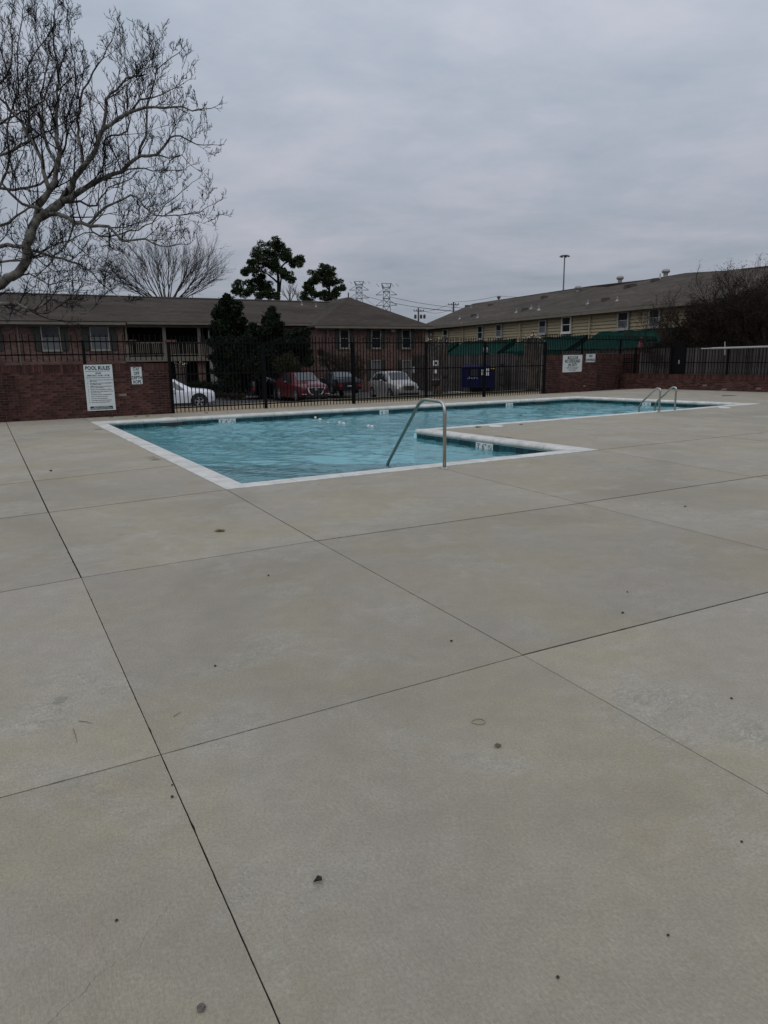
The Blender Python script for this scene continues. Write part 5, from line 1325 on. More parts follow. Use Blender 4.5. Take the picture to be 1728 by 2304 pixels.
# grey car half hidden behind the red one
Yg = 46.5; p = at_y(716, 890, Yg)
car('grey_suv', 'pale grey vehicle almost hidden behind the dark red crossover', 'car', (p.x-1.3, p.y+2.3, GB), math.radians(-66), 4.6, 1.85, 1.70, suv_st(4.6, 1.72, 1.85), 'p_grey', wr=.35, glass_s=[(1.6, 2.4, 2.1, 2.4), (2.5, 3.3, 2.5, 3.25)], windshield=(1.15, 2.0), rear=(4.48, 3.98))
# two black SUVs under the trees
Yb = 47.5; p = at_y(580, 889, Yb)
car('black_suv', 'black boxy vehicle under the evergreen trees, left of the red crossover', 'car', (p.x, p.y+1.6, GB), math.radians(68), 4.3, 1.85, 1.82, suv_st(4.3, 1.84, 1.85, hood=1.15, roofx=1.6, belt=1.12), 'p_black', wr=.38, glass_s=[(1.3, 2.2, 1.65, 2.2), (2.3, 3.1, 2.3, 3.1)], windshield=(1.15, 1.6), rear=(4.18, 3.68), front='plain')
Yc = 45.5; p = at_y(632, 892, Yc)
car('black_suv', 'black vehicle with tall tailgate directly behind the red crossover', 'car', (p.x+.1, p.y+1.9, GB), math.radians(108), 4.8, 1.95, 1.88, suv_st(4.8, 1.86, 1.95, belt=1.12), 'p_black', wr=.38, glass_s=[(1.6, 2.4, 2.1, 2.4), (2.5, 3.5, 2.5, 3.5)], windshield=(1.15, 2.0), rear=(4.68, 4.18))

# ============================================================ vegetation
R = np.random.RandomState(11)
def leaf_obj(pts, size, name, m, parent, aspect=.45, kindv=None, flat=0.0):
    """many small leaf faces at the given points"""
    pts = np.asarray(pts); n = len(pts); u = R.normal(size=(n, 3)); u /= np.linalg.norm(u, axis=1)[:, None]
    v = np.cross(u, R.normal(size=(n, 3))); v /= np.linalg.norm(v, axis=1)[:, None]
    s_ = size*R.uniform(.6, 1.35, n)[:, None]; u = u*s_; v = v*s_*aspect
    V_ = np.stack([pts-u*.5, pts+v*.5, pts+u*.5, pts-v*.5], 1).reshape(-1, 3)
    b = np.array(base_of(parent)) if parent is not None else 0
    me = bpy.data.meshes.new(name); me.vertices.add(4*n); me.vertices.foreach_set('co', (V_-b).astype(np.float32).ravel())
    me.loops.add(4*n); me.loops.foreach_set('vertex_index', np.arange(4*n, dtype=np.int32)); me.polygons.add(n)
    me.polygons.foreach_set('loop_start', np.arange(0, 4*n, 4, dtype=np.int32)); me.polygons.foreach_set('loop_total', np.full(n, 4, dtype=np.int32))
    me.materials.append(M[m]); me.update(calc_edges=True); me.validate()
    return place(me, name, parent, local=True)
def blob(c, r, n, squash=(1, 1, 1), shell=.55):
    d = R.normal(size=(n, 3)); d /= np.linalg.norm(d, axis=1)[:, None]; rr = R.uniform(shell, 1, n)**.6; return np.array(c)+d*rr[:, None]*r*np.array(squash)
def resamp(pts, step):
    P = [Vector(p) for p in pts]; out = [P[0]]
    # Catmull-Rom
    for i_ in range(len(P)-1):
        p0, p1, p2, p3 = P[max(i_-1, 0)], P[i_], P[i_+1], P[min(i_+2, len(P)-1)]; n = max(2, int((p2-p1).length/step))
        for k in range(1, n+1):
            t = k/n; out.append(.5*((2*p1)+(p2-p0)*t+(2*p0-5*p1+4*p2-p3)*t*t+(3*p1-p0-3*p2+p3)*t**3))
    return out
rv = random.Random(5)
RMIN = [.0070]
def rvec(): 
    v = Vector((rv.gauss(0, 1), rv.gauss(0, 1), rv.gauss(0, 1))); return v.normalized()
def grow(mb, p, d, L_, r, depth, up=.35, wig=.22, kids=4, n=4, tips=None, spread=.75, shrink=.55, sides=4, maxdepth=99):
    pts = [p.copy()]; d = d.normalized(); seg = L_/n; rad = [r]
    for k in range(n):
        d = (d+rvec()*wig+Vector((0, 0, up*.35))).normalized(); pts.append(pts[-1]+d*seg); rad.append(r*(1-.75*(k+1)/n))
    mb.tube(pts, rad, sides if depth > 1 else 3, cap=False)
    if tips is not None and depth <= 1: tips.append(pts[-1])
    if depth <= 0: return
    for k in range(kids):
        f = .22+.78*(k+rv.random()*.8)/kids; i_ = min(int(f*n), n-1); q_ = pts[i_]+(pts[i_+1]-pts[i_])*(f*n-i_) if f*n-i_ <= 1 else pts[-1]
        dd = (pts[i_+1]-pts[i_]).normalized(); side_ = rvec(); side_ = (side_-dd*side_.dot(dd)).normalized()
        nd_ = (dd*(1-spread*.55)+side_*spread+Vector((0, 0, up))).normalized()
        grow(mb, q_, nd_, L_*shrink*rv.uniform(.7, 1.25)*(1.1-.35*f), max(r*.55*(1.1-.5*f), RMIN[0]), depth-1, up, wig, max(2, kids-1) if depth > 1 else kids, max(3, n-1), tips, spread, shrink, sides)

# ---- sycamore
SY = 21.0
def s5(x, y, dY=0.0): return at_y(x/3.073, y/3.073, SY+dY)
tb = Vector((-13.6, SY+.2, GB+.9))
syc = thing('sycamore_tree', 'big bare sycamore with pale mottled limbs reaching in from the left', 'tree', tb)
limbs = [  # (points, start radius, end radius)
 ([(-500, 3150), (-420, 2700), (-200, 2250), (0, 1960), (80, 1910), (170, 1845), (190, 1700), (225, 1570), (310, 1480), (430, 1395)], .225, .105, 0, .0),
 ([(225, 1570), (265, 1430), (340, 1310), (395, 1190), (410, 1050), (385, 900), (400, 700), (395, 500), (370, 200), (380, 60)], .12, .012, .0, .5),
 ([(430, 1390), (520, 1240), (580, 1150), (660, 1050), (700, 920), (760, 860), (870, 800), (1000, 740), (1200, 740), (1380, 765), (1460, 750)], .115, .008, 0, -.9),
 ([(700, 920), (740, 700), (800, 620), (880, 545), (1000, 530), (1020, 470)], .06, .008, -.3, .3),
 ([(430, 1390), (560, 1320), (720, 1240), (840, 1180), (960, 1070), (1080, 1070), (1180, 960), (1250, 930), (1350, 990), (1460, 1000)], .105, .008, 0, .8),
 ([(320, 1490), (400, 1480), (520, 1530), (620, 1560), (760, 1570), (850, 1665), (1000, 1660), (1100, 1700), (1300, 1690)], .085, .008, 0, -1.2),
 ([(-200, 1720), (0, 1700), (130, 1700), (270, 1740), (420, 1790), (600, 1860), (740, 1990), (860, 2070)], .095, .008, 1.0, -.4),
 ([(-200, 2090), (0, 2110), (140, 2110), (230, 2140), (350, 2080), (480, 2090), (550, 1990)], .085, .01, -1.0, -1.6),
 ([(230, 2140), (330, 2170), (480, 2070), (560, 2180), (700, 2090), (900, 2080)], .04, .006, -1.1, -1.8),
 ([(310, 1480), (280, 1440), (150, 1400), (60, 1330), (10, 1230), (100, 1170), (170, 1000)], .065, .008, 0, -.8),
 ([(340, 1310), (270, 1050), (210, 960), (110, 800), (0, 670), (-120, 520)], .075, .02, 0, .9),
 ([(-150, 1130), (0, 1070), (200, 970), (380, 880), (450, 850), (560, 740)], .06, .008, .8, .2),
 ([(440, 1400), (560, 1400), (660, 1420), (760, 1300), (900, 1240)], .05, .01, .1, 1.2),
 ([(600, 1560), (720, 1440), (850, 1380), (950, 1360), (1060, 1490), (1200, 1480), (1370, 1470), (1490, 1405)], .05, .006, -.2, -1.0),
 ([(200, 950), (190, 700), (185, 480), (220, 400), (350, 230), (380, 160)], .045, .008, .5, .9),
 ([(580, 1150), (545, 950), (550, 700), (640, 500), (700, 400), (775, 280)], .06, .012, 0, 1.0),
 ([(960, 1070), (1000, 950), (1030, 700), (1060, 560), (1120, 440), (1230, 370)], .045, .008, .5, -.3),
 ([(0, 1300), (200, 1300), (330, 1220), (450, 1000), (470, 800), (520, 560), (480, 220), (470, 60)], .05, .008, .9, .3),
 ([(400, 1180), (300, 900), (290, 600), (330, 400), (240, 200), (250, 60)], .05, .008, 0, .7),
 ([(740, 1100), (720, 960), (870, 900), (885, 700), (870, 430), (830, 200)], .035, .006, .4, -.5),
 ([(-60, 1400), (60, 1120), (40, 900), (120, 640), (130, 300), (160, 60)], .05, .008, .8, 1.2),
 ([(520, 1530), (480, 1650), (350, 1800), (270, 1900), (240, 2000)], .035, .008, -.1, .6),
 ([(620, 1560), (700, 1640), (900, 1600), (1050, 1540), (1150, 1420), (1300, 1300), (1350, 1250)], .035, .006, .1, .7),
 ([(0, 1560), (120, 1500), (230, 1420), (300, 1340), (420, 1330)], .05, .008, .5, .1),
 ([(-60, 1820), (60, 1800), (200, 1780), (380, 1700), (520, 1640), (640, 1610), (760, 1680), (880, 1760)], .045, .006, .8, .2),
 ([(60, 1950), (200, 1900), (330, 1960), (470, 1930), (600, 1960)], .03, .006, .4, -.6),
 ([(-80, 880), (60, 820), (190, 760), (300, 700), (340, 560), (420, 430)], .045, .007, 1.2, .4),
 ([(-60, 600), (60, 520), (90, 360), (60, 200), (90, 60)], .045, .008, .6, 1.0),
 ([(870, 800), (960, 690), (1060, 680), (1180, 620), (1290, 560)], .04, .006, -.2, -.9),
 ([(1080, 1070), (1180, 1100), (1260, 1080), (1330, 1150)], .03, .006, .1, .5),
 ([(850, 1190), (960, 1160), (1100, 1180), (1230, 1180), (1300, 1150)], .03, .006, .2, -.3),
]
main_mb, twig_mb, tips = MB(), MB(), []
for (pp, ra_, rb2, y0_, y1_) in limbs:
    n = len(pp); P_ = [s5(x, y, y0_+(y1_-y0_)*k/(n-1)+rv.uniform(-.08, .08)) for k, (x, y) in enumerate(pp)]
    P_ = resamp(P_, .22); m_ = len(P_); tot = sum((P_[k+1]-P_[k]).length for k in range(m_-1))
    P_ = [P_[0]]+[p_+rvec()*.038 for p_ in P_[1:-1]]+[P_[-1]]
    rad = [(ra_+(rb2*1.3-ra_)*(k/(m_-1))**.8)*.84 for k in range(m_)]
    main_mb.tube(P_, rad, 8)
    acc = 0
    trunk = (y0_ == 0 and ra_ > .2)
    for k in range(2, m_-1):
        acc += (P_[k+1]-P_[k]).length
        gap = .155 if not trunk else .8
        if acc > gap and (not trunk or k > m_*.45):
            acc = rv.uniform(-.08, .08); d = (P_[k+1]-P_[k]).normalized(); sd = rvec(); sd = (sd-d*sd.dot(d)).normalized()
            f = k/m_; L1 = rv.uniform(.6, 1.75)*(1.22-.80*f)
            dn = (d*.5+sd*.75+Vector((0, 0, .55))).normalized()
            grow(twig_mb, P_[k], dn, L1, min(rad[k]*.45, .022), 3, up=.27, wig=.22, kids=5, n=4, tips=tips, spread=.70, shrink=.48, sides=4)
    grow(twig_mb, P_[-1], (P_[-1]-P_[-3]), .38, rad[-1], 2, up=.35, kids=4, tips=tips)
main_mb.v = [tuple(Vector(p_)-tb) for p_ in main_mb.v]; main_mb.build('trunk', 'bark_pale', syc, smooth=True, local=True)
twig_mb.v = [tuple(Vector(p_)-tb) for p_ in twig_mb.v]; twig_mb.build('crown', 'twig', syc, local=True); print('twig faces', len(twig_mb.f))
sb = MB()
for p_ in rv.sample(tips, min(150, len(tips))):
    q_ = p_-tb-Vector((0, 0, rv.uniform(.05, .12))); sb.tube([q_+Vector((0, 0, .1)), q_], .002, 3); sb.lathe([(.004, -.017), (.016, -.008), (.016, .008), (.004, .017)], 5, c=q_)
kind(sb.build('seed_balls', 'twig', syc, local=True), 'stuff')

# ---- bare trees beyond the roof
def bare_tree(x, y, Y, spread_px, h_px, label, stems=9, m='twig_grey', depth=4, group='bare trees beyond the buildings', r0=.065):
    b = at_y(x, y, Y); sc = Y/F; t = thing('bare_tree', label, 'tree', b, 0, group); mb = MB(); H_ = h_px*sc; Wd = spread_px*sc
    mb.tube([Vector((0, 0, -H_*.6)), Vector((0, 0, -H_*.02)), Vector((0, 0, .1))], [r0*2.4, r0*1.9, r0*1.5], 6)
    for k in range(stems):
        a_ = ((k+.5)/stems*2-1)*math.radians(74); dy = rv.uniform(-1, 1)*Wd*.4
        d = Vector((math.sin(a_)*Wd*1.0, dy, H_*math.cos(a_)*rv.uniform(.8, 1.05)+H_*.12)); L1 = d.length*.60
        grow(mb, Vector((math.sin(a_)*Wd*.12, 0, -H_*.05)), d, L1, r0, depth, up=.14, wig=.15, kids=6, n=5, spread=.46, shrink=.56)
    tr = MB(); mb.build('crown', m, t, local=True); return t
RMIN[0] = .012
bare_tree(375, 672, 78, 185, 150, 'wide bare tree fanning out beyond the brown roof at left', stems=26, depth=3)
bare_tree(652, 675, 92, 22, 52, 'slim bare tree between the two pines', stems=4, depth=2)
bare_tree(672, 678, 95, 14, 44, 'smaller grey bare tree just left of the round pine', stems=3, depth=2)
# ---- pines
def c6(x, y): return 480+x/3.95, 500+y/3.95
def pine(Y, clumps, trunk, branches, label, per=520):
    b = at_y(*c6(*trunk[0]), Y); t = thing('pine_tree', label, 'tree', b, 0, 'pines beyond the brown roof')
    mb = MB(); P_ = [at_y(*c6(*q_), Y)-b for q_ in trunk]; mb.tube([P_[0]-Vector((0, 0, 5))]+resamp(P_, 1), list(np.linspace(.22, .06, len(resamp(P_, 1))+1)), 7)
    for br in branches: Q = resamp([at_y(*c6(*q_), Y+rv.uniform(-1, 1))-b for q_ in br], 1); mb.tube(Q, list(np.linspace(.12, .04, len(Q))), 5)
    mb.build('trunk', 'twig', t, local=True)
    pts = []
    for (x, y, r_) in clumps:
        c = np.array(at_y(*c6(x, y), Y+rv.uniform(-1.6, 1.6))); rr = r_/3.95*Y/F
        nsub = max(5, int(rr*11))
        for k in range(nsub):
            cc = c+R.normal(size=3)*rr*.55; 
            n_ = int(per*.5); pts.append(blob(cc, rr*.34+.22, n_, (1.1, 1.1, .75), .3))
    pts = np.concatenate(pts); leaf_obj(pts, .36, 'crown', 'pine', t, aspect=.26); return len(pts)
n1_ = pine(80, [(540, 180, 50), (490, 240, 62), (600, 240, 70), (430, 320, 62), (520, 330, 70), (640, 320, 46), (360, 380, 46), (420, 410, 54), (320, 430, 38), (285, 450, 26), (350, 565, 44), (250, 580, 44), (300, 610, 44), (205, 600, 30), (400, 480, 44), (420, 560, 52), (480, 590, 52), (500, 640, 44), (600, 430, 50), (640, 470, 36), (560, 380, 52), (690, 500, 26), (740, 340, 38), (772, 345, 20), (712, 375, 22), (655, 260, 38), (430, 650, 44), (560, 640, 32)],
  [(578, 720), (578, 500), (560, 380), (540, 200)], [[(580, 430), (640, 360), (710, 345)], [(575, 540), (480, 460), (400, 430)], [(570, 640), (430, 625), (330, 625), (240, 590)], [(590, 620), (605, 480), (640, 430)], [(565, 400), (480, 330), (430, 330)]], 'tall open pine rising beyond the roof above the evergreen trees', per=190)
n2_ = pine(88, [(1000, 440, 46), (940, 470, 46), (1060, 470, 46), (890, 510, 38), (960, 530, 54), (1080, 540, 40), (1110, 580, 36), (1140, 577, 18), (1020, 520, 52), (855, 555, 26), (820, 590, 42), (880, 600, 42), (815, 650, 42), (900, 660, 46), (985, 630, 28), (1060, 655, 36), (1085, 615, 26), (1000, 670, 40)],
  [(1030, 720), (1030, 560), (1000, 450)], [[(1030, 650), (1080, 600), (1110, 580)], [(1030, 600), (940, 520)]], 'shorter round topped pine right of the tall open pine', per=190)
# ---- evergreens in front of the left building
def c2(x, y): return 360+x/3.456, 640+y/3.456
def evergreen(Y, clumps, label, m='magnolia', per=2300, size=.18, name='evergreen_tree', cat='tree', base=None, group=None, stem=True, aspect=.5):
    cs = [(np.array(at_y(*c2(x, y), Y+rv.uniform(-.7, .7))), r_/3.456*Y/F) for x, y, r_ in clumps]
    cx_, cy_ = np.mean([c[0][0] for c in cs]), np.mean([c[0][1] for c in cs]); t = thing(name, label, cat, (cx_, cy_, GB), 0, group)
    if stem:
        top_ = max(cs, key=lambda c: c[0][2])[0]-np.array([cx_, cy_, GB]); mb = MB(); mb.tube([Vector((0, 0, 0)), Vector(top_)*.5, Vector(top_)], [.16, .1, .02], 6)
        for c, r_ in cs: q_ = c-np.array([cx_, cy_, GB]); mb.tube([Vector((0, 0, max(.2, q_[2]*.6))), Vector(q_)], [.05, .015], 4)
        mb.build('trunk', 'twig', t, local=True)
    pts = []
    for c, r_ in cs:
        n_ = int(per*max(.35, r_*r_))
        pts.append(blob(c, r_, n_, (1, 1, 1), .25))
        for k in range(22):
            d = R.normal(size=3); d[2] = d[2]*.8+.5; d /= np.linalg.norm(d); m_ = max(8, int(n_*.03))
            tt = R.uniform(.6, R.uniform(1.0, 1.4), m_)[:, None]*r_; pts.append(c+d*tt+R.normal(size=(m_, 3))*(.05+.05*r_))
    pts = np.concatenate(pts); leaf_obj(pts, size, 'crown', m, t, aspect=aspect); return len(pts)
k1 = evergreen(47, [(520, 110, 24), (500, 150, 36), (560, 160, 40), (610, 170, 25), (470, 200, 36), (520, 220, 50), (590, 215, 40), (440, 240, 32), (500, 290, 60), (580, 300, 60), (640, 290, 28), (430, 330, 40), (480, 380, 70), (570, 400, 80), (640, 400, 60), (430, 450, 50), (500, 490, 80), (600, 500, 85), (450, 570, 60), (530, 600, 85), (620, 610, 80), (480, 680, 60), (560, 710, 70), (660, 690, 60), (690, 470, 45), (600, 790, 60), (520, 790, 60)], 'taller dark evergreen tree in front of the brick block beside the balcony')
k2 = evergreen(46, [(700, 420, 50), (740, 520, 60), (700, 640, 70), (760, 700, 60), (880, 660, 70), (1040, 640, 60), (1080, 560, 55), (720, 330, 22), (1000, 400, 35), (870, 200, 20), (860, 240, 32), (890, 265, 34), (830, 290, 30), (870, 320, 48), (920, 320, 30), (820, 370, 48), (890, 390, 60), (940, 380, 26), (770, 400, 35), (830, 460, 70), (920, 460, 60), (760, 480, 55), (850, 550, 80), (940, 550, 65), (760, 580, 75), (820, 640, 80), (1010, 470, 45), (1080, 400, 40), (1100, 460, 55), (1050, 530, 60), (1130, 380, 28), (1130, 540, 45), (1000, 590, 50), (700, 590, 60), (1150, 600, 40)], 'shorter dark evergreen tree right of the taller one, spreading over the cars')
k3 = evergreen(44.5, [(990, 640, 95), (960, 620, 60), (1040, 640, 60), (990, 580, 40)], 'dark olive rounded shrub behind the red crossover', m='bush', per=2600, size=.09, name='round_shrub', cat='shrub', stem=False)
k4 = evergreen(50, [(1410, 600, 60), (1480, 600, 70), (1540, 610, 55), (1400, 670, 62), (1480, 680, 80), (1560, 680, 48), (1440, 740, 60), (1540, 740, 50), (1290, 560, 40), (1250, 530, 30), (1330, 590, 45), (1270, 600, 40)], 'large brownish rounded shrub against the brick wing behind the dark sedan', m='bush_brown', per=1500, size=.10, name='round_shrub', cat='shrub', stem=True, aspect=.35)
k5 = evergreen(49, [(350, 790, 45), (400, 800, 45), (450, 795, 45), (500, 800, 45), (550, 800, 45), (600, 800, 50), (650, 800, 45), (370, 830, 40), (430, 840, 40), (490, 840, 40), (550, 840, 40), (610, 845, 40), (300, 790, 35), (240, 790, 30)], 'low dark hedge in front of the ground floor under the balcony', name='hedge', cat='hedge', per=1200, size=.1, stem=False)
k6 = evergreen(43.5, [(430, 868, 14), (470, 866, 14), (510, 866, 14), (550, 868, 14), (590, 866, 14), (640, 868, 12)], 'low tan ground shrubs at the far edge of the parking lot', m='bush_brown', name='low_shrub', cat='shrub', per=2500, size=.07, stem=False)

# ---- pollarded crape myrtles
def pollard(x, ybase, ytop, xa, xb, Y, label, stems=9):
    b = at_y(x, ybase, Y); b.z = min(b.z, gz_at(b.x, b.y)); t = thing('pollarded_tree', label, 'tree', b, 0, 'pollarded crape myrtles with pale cut ends')
    sc = Y/F; H_ = at_y(x, ytop, Y).z-b.z; mb = MB(); cuts = MB()
    for k in range(stems):
        f = (k+.5)/stems; tx = ((xa+(xb-xa)*f)-x)*sc; ty = rv.uniform(-.35, .35); bx = (f-.5)*.34; hh = H_*rv.uniform(.84, .93)
        P_ = [Vector((bx, rv.uniform(-.08, .08), -.05)), Vector((bx*1.1+tx*.06, ty*.1, hh*.35)), Vector((bx+tx*.45, ty*.5, hh*.66)), Vector((tx*.95, ty, hh))]
        P_ = resamp(P_, .25); rr = list(np.linspace(.085, .058, len(P_))); mb.tube(P_, rr, 7)
        mb.lathe([(.03, -.09), (.085, -.04), (.09, .03), (.05, .07)], 7, c=P_[-1])
        for q_ in range(rv.randint(2, 4)):
            d = Vector((rv.uniform(-.8, .8), rv.uniform(-.8, .5), rv.uniform(.5, 1))).normalized(); e_ = P_[-1]+d*rv.uniform(.14, .34)
            mb.tube([P_[-1], e_], [.03, .026], 6); MB().tube([e_-d*.012, e_+d*.008], [.031, .031], 6).build('cut_end', 'cutwood', t, local=True)
    mb.build('trunk', 'myrtle', t, local=True, smooth=True)
pollard(984, 880, 757, 955, 1010, 38, 'pollarded tree behind the pet waste station with pale cut stubs', 8)
pollard(1194, 880, 751, 1176, 1222, 35, 'pollarded tree with fused stems beside the end of the iron fence', 9)
pollard(412, 884, 813, 402, 424, 46, 'small pollarded tree in front of the ground floor, behind the white crossover', 6)

RMIN[0] = .008
# ---- dark bare thicket at right
tp = at_y(1640, 790, 32.5); th = thing('bare_thicket', 'dense dark leafless thicket rising behind the board fence at right', 'shrub', (tp.x, tp.y, GB))
mb = MB(); dead = []
for k in range(46):
    f = k/45; x = 1538+f*250; Y_ = rv.uniform(34.0, 35.2)-f*5.0; b_ = at_y(x, 830, Y_); b_.z = GB+.1; q_ = b_-Vector((tp.x, tp.y, GB))
    tops = 645-26*f+rv.uniform(-10, 50) if x > 1570 else 690; H_ = (at_y(x, tops, Y_).z-GB)
    tl_ = []
    grow(mb, q_, Vector((rv.uniform(-.25, .18)-(.18 if f < .2 else 0), rv.uniform(-.2, .2), 1)), H_*.84, .045, 3, up=.12, wig=.15, kids=9, n=7, tips=tl_, spread=.58, shrink=.42)
    for p_ in tl_[::2]: dead.append(np.array(p_)+np.array((tp.x, tp.y, GB)))
mb.build('branches', 'thicket', th, local=True); dead = np.array(dead)
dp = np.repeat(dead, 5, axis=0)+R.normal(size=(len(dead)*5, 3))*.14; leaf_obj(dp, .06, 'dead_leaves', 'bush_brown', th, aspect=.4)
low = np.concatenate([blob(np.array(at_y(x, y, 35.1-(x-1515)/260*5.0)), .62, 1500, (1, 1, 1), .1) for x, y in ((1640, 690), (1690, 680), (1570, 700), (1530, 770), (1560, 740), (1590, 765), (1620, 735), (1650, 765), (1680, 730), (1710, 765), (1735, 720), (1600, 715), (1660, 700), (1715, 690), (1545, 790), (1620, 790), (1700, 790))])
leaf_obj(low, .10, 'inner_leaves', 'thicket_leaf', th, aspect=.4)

# ============================================================ pylons, poles, wires, mast
def pylon(x, y0, y1, Y, label, wtop=20):
    b = at_y(x, y1, Y); sc = Y/F; t = thing('power_pylon', label, 'pylon', (b.x, b.y, b.z), 0, 'lattice power pylons'); H_ = (y1-y0)*sc; mb = MB()
    def sq(h, w_): return [Vector((sx*w_, sy*w_, h)) for sx, sy in ((-1, -1), (1, -1), (1, 1), (-1, 1))]
    lv = [(-H_*1.6, 2.4), (-H_*.6, 1.9), (0, 1.55), (H_*.25, 1.45), (H_*.5, 1.35), (H_*.72, 1.3), (H_*.86, 1.6)]; prev_ = None
    for h, w_ in lv:
        s_ = sq(h, w_)
        if prev_:
            for k in range(4): mb.tube([prev_[k], s_[k]], .13, 4); mb.tube([prev_[k], s_[(k+1) % 4]], .07, 3); mb.tube([prev_[(k+1) % 4], s_[k]], .07, 3)
            for k in range(4): mb.tube([s_[k], s_[(k+1) % 4]], .11, 3)
        prev_ = s_
    for sx in (-1, 1):
        mb.tube([Vector((sx*1.6, 0, H_*.86)), Vector((sx*wtop*sc*.5, 0, H_))], .2, 4); mb.tube([Vector((sx*1.0, 0, H_*.80)), Vector((sx*wtop*sc*.5, 0, H_))], .14, 3)
        for hh in (H_*.28, H_*.62): mb.tube([Vector((sx*1.8, 0, hh)), Vector((sx*4.3, 0, hh))], .17, 3); mb.tube([Vector((sx*1.8, 0, hh+1.6)), Vector((sx*4.3, 0, hh))], .12, 3)
    mb.tube([Vector((-wtop*sc*.5, 0, H_)), Vector((wtop*sc*.5, 0, H_*.985))], .14, 3)
    for k in range(5): mb.tube([Vector((-4+2*k, 0, H_*.99)), Vector((-3+2*k, 0, H_*.88))], .10, 3)
    mb.build('lattice', 'lattice', t, local=True); return t, b
py1 = pylon(808.5, 637, 685, 330, 'steel lattice pylon seen beside the hipped roof peak'); py2 = pylon(870, 642.5, 706, 300, 'steel lattice pylon right of the other, above the hipped roof slope')
def utility(x, y0, ya, xa, xb, Y, label, trans=False):
    b = at_y(x, 740, Y); sc = Y/F; t = thing('utility_pole', label, 'utility pole', b, 0, 'wooden utility poles'); zz_ = lambda y: at_y(x, y, Y).z-b.z
    MB().tube([Vector((0, 0, -2)), Vector((0, 0, zz_(y0)))], [.17, .13], 8).build('pole', 'pole', t, local=True)
    MB().box((xa-x)*sc/2+(xb-x)*sc/2, -.15, zz_(ya)-.06, (xb-xa)*sc, .1, .13).build('crossarm', 'pole', t, local=True)
    for f in (0.03, .3, .7, .97): MB().lathe([(.05, 0), (.08, .05), (.05, .2)], 6, c=((xa+(xb-xa)*f-x)*sc, -.15, zz_(ya)+.07)).build('insulator', 'vent_dark', t, local=True)
    if trans:
        for dx in (-.55, .45, 1.05): MB().lathe([(.2, 0), (.22, .1), (.22, .6), (.12, .7)], 10, c=(dx, -.2, zz_(717))).build('transformer', 'vent_dark', t, local=True)
    return b
utility(941.5, 693, 699.8, 931, 953.5, 130, 'utility pole with transformers in the gap between the roofs', True); utility(1020, 679.4, 686, 1008.5, 1031, 125, 'utility pole with crossarm above the grey hip roof'); utility(1120.7, 666, 671, 1117, 1124, 125, 'utility pole tip just showing over the grey ridge')
def wire(a, b, sag, label, r=.025):
    A_, B_ = Vector(a), Vector(b); pts_ = [A_+(B_-A_)*(k/14)-Vector((0, 0, sag*4*(k/14)*(1-k/14))) for k in range(15)]
    o = MB().tube([p_-A_ for p_ in pts_], r, 4).build('power_line', 'wire'); o.location = A_; tag(o, label, 'wire', 'overhead wires')
U1, U2, U3 = 130, 125, 125
lw = 'thin overhead wire between the utility poles'
wire(at_y(931, 699.5, U1), at_y(1008.5, 685, U2), .5, 'upper wire between the two crossarm poles'); wire(at_y(953, 699.5, U1), at_y(1031, 686, U2), .8, 'lower wire between the two crossarm poles')
wire(at_y(1020, 679.5, U2), at_y(1120.7, 666, U3), .2, 'wire running up to the pole tip over the grey ridge'); wire(at_y(1120.7, 666, U3), at_y(1330, 655, 120), .5, 'wire continuing right over the grey ridge')
wire(at_y(812, 664, 320), at_y(1078, 704, 300), 1.5, 'upper wire leaving the left pylon', .08); wire(at_y(875, 680, 300), at_y(1082, 700, 290), 1.0, 'wire leaving the right pylon', .08)
wire(at_y(820, 668, 320), at_y(850, 690, 310), .5, 'short wire dropping between the pylons', .07); wire(at_y(878, 668, 300), at_y(1085, 695, 290), 1.0, 'upper wire from the right pylon', .08)
b = at_y(1264, 740, 150); mst = thing('light_mast', 'very tall slim highway light mast behind the grey roof', 'light mast', b)
hM = at_y(1264, 575, 150).z-b.z
MB().tube([Vector((0, 0, -3)), Vector((0, 0, hM))], [.22, .12], 8).build('mast', 'lattice', mst, local=True)
MB().lathe([(.75, hM-.12), (.8, hM), (.75, hM+.06)], 12).build('ring', 'lattice', mst, local=True)
for k in range(6): a_ = k*math.pi/3; MB().box(.8*math.cos(a_), .8*math.sin(a_), hM-.3, .4, .3, .26, a_).build('floodlight', 'lattice', mst, local=True)

# ============================================================ small things on the deck
def leaf_shape(size, curl=.3, lobes=5):
    mb = MB(); vs_ = [(0, 0, .004)]; N_ = 14
    for k in range(N_):
        a_ = 6.283*k/N_; r_ = size*(.55+.45*abs(math.sin(lobes*a_/2)))*(1.0 if k else 1.2); vs_.append((r_*math.cos(a_), r_*.62*math.sin(a_), .003+curl*size*abs(math.sin(a_*1.0))*rv.uniform(.5, 1.1)))
    mb.add(vs_, [(0, k+1, (k+1) % N_+1) for k in range(N_)]); return mb
D = 1.0416
def on_deck(mb, name, m, x, y, label, cat, rot=None, z=.002):
    p = on_z(x*D, y*D); o = mb.build(name, m, smooth=False); o.location = (p.x, p.y, z); o.rotation_euler = (0, 0, rot if rot is not None else rv.uniform(0, 6)); tag(o, label, cat); return o
on_deck(leaf_shape(.055), 'dry_leaf', 'deadleaf', 475, 1148, 'curled brown leaf on the slab in front of the pool corner', 'leaf', 0)
on_deck(leaf_shape(.020, .22, 2), 'dry_leaf', 'deadleaf', 1075, 1613, 'small oval brown leaf beside the rubber band', 'leaf', -.7)
on_deck(leaf_shape(.016, .9, 3), 'dry_leaf', 'darkbit', 688, 1907, 'crumpled black leaf scrap on the nearest slab', 'leaf', .3)
rbm = MB(); cs = []
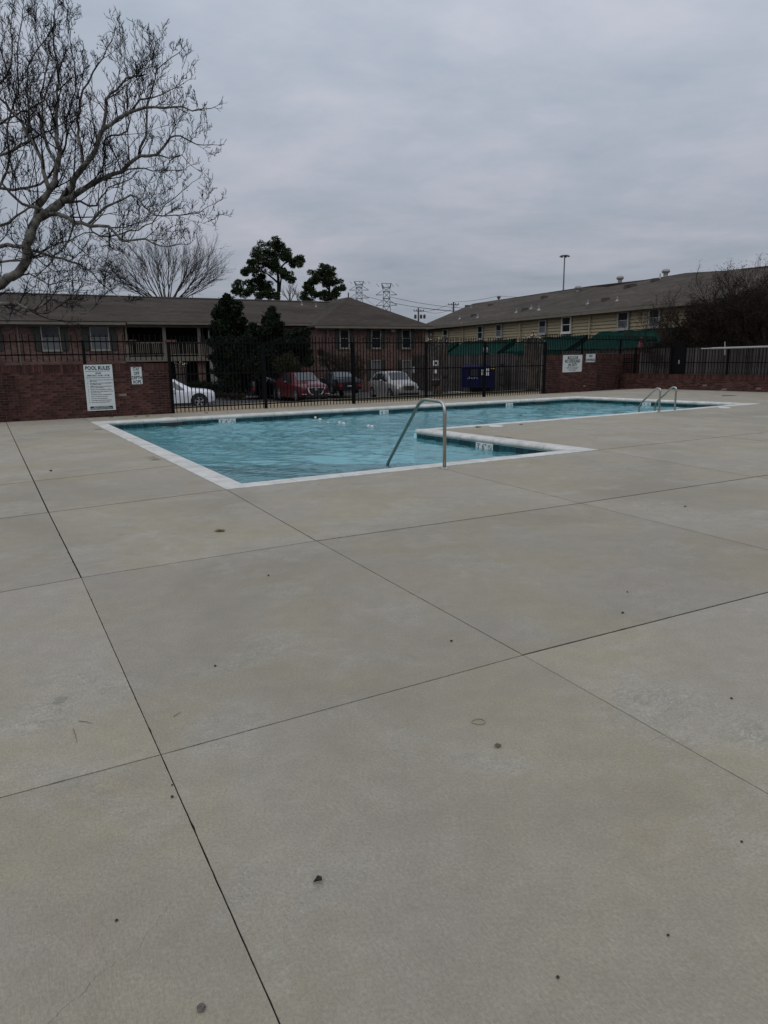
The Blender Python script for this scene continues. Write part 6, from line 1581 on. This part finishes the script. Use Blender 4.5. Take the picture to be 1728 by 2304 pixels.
for k in range(19): a_ = 6.283*k/18; cs.append(Vector((.028*math.cos(a_)*(1.0), .022*math.sin(a_)+.003*math.sin(2*a_), .002)))
rbm.tube(cs, .0019, 6); on_deck(rbm, 'rubber_band', 'rubber', 1033, 1560, 'tan rubber band lying as a loop on the slab', 'rubber band', .1)
def pebble(s_): 
    return MB().lathe([(.3*s_, 0), (s_, .3*s_), (.8*s_, .8*s_), (.2*s_, s_)], 7)
for x, y, s_, lb__ in ((435, 2181, .011, 'knobbly grey seed ball near the bottom edge of the photo'), (1205, 2113, .0045, 'tiny pebble near the bottom right of the deck'), (1602, 1820, .0045, 'tiny dark crumb near the right edge, lower down'), (975, 1386, .008, 'small brown crumb near the crossing of two joints'), (465, 1440, .007, 'small brown crumb on the large middle slab at left'), (1443, 2022, .004, 'tiny dark speck right of the lower middle'), (372, 1723, .006, 'small dark crumb beside the long left joint'), (372, 1697, .004, 'tiny crumb at the edge of the long left joint'), (252, 1990, .0045, 'speck left of the long joint, low in the photo'), (1345, 1325, .009, 'small dark crumb below the right ladder slab joint'), (1580, 1510, .006, 'small crumb on the slab at far right'), (1355, 1280, .006, 'tiny crumb on the slab right of centre'), (110, 1018, .02, 'dark bit on the deck left of the pool corner'), (580, 1244, .008, 'tiny dark crumb on the slab below the pool corner'), (1480, 1095, .012, 'dark bit on the right hand slabs')):
    on_deck(pebble(s_), 'debris', 'darkbit' if s_ < .01 else ('seedball' if s_ < .013 else 'darkbit'), x, y, lb__, 'debris')
for (x0, y0, x1, y1, lb__) in ((170, 1558, 200, 1563, 'short dry twig on the left slab'), (158, 1575, 166, 1603, 'thin grass stem on the left slab'), (375, 1548, 392, 1538, 'thin stem beside the long left joint'), (1560, 855.5, 1592, 855, 'dark stick lying near the low brick wall')):
    a, b = on_z(x0*D, y0*D, .003), on_z(x1*D, y1*D, .003); m_ = (a+b)/2+Vector((0, .004, 0)); r_ = .0014 if y0 > 1000 else .012
    o = MB().tube([a-a, m_-a, b-a], [r_, r_*.8, r_*.4], 5).build('twig', 'deadleaf' if y0 > 1000 else 'darkbit'); o.location = a+Vector((0, 0, r_)); tag(o, lb__, 'twig')
wl_ = [(2, 1.2), (3.4, 2.2), (5.0, .5)]
lf = leaf_shape(.05).mesh('dry_leaf', 'deadleaf')
for k, (x, y) in enumerate(((173, 938), (190, 940), (235, 935), (250, 939), (305, 938), (332, 937), (386, 937), (464, 930), (513, 929), (651, 926), (1076, 962), (1172, 956))):
    p = on_z(x, y); o = place(lf, 'dry_leaf', None, (p.x, p.y, .002), rv.uniform(0, 6)); o.scale = (rv.uniform(.8, 1.8),)*3
    tag(o, ('dry leaf on the deck '+('under the pool rules sign, leftmost of four', 'at the foot of the pool rules sign, second from left', 'at the foot of the pool rules sign, third from left', 'below the right edge of the pool rules sign', 'below the depth rope sign', 'right of the depth rope sign, by the wall foot', 'by the fence post ending the left wall', 'by the iron fence in front of the white crossover', 'behind the far coping above the first depth marker', 'by the fence in front of the red crossover', 'on the jutting corner behind the handrail', 'on the jutting corner nearer the ladder')[k]), 'leaf', 'dry leaves along the far deck')
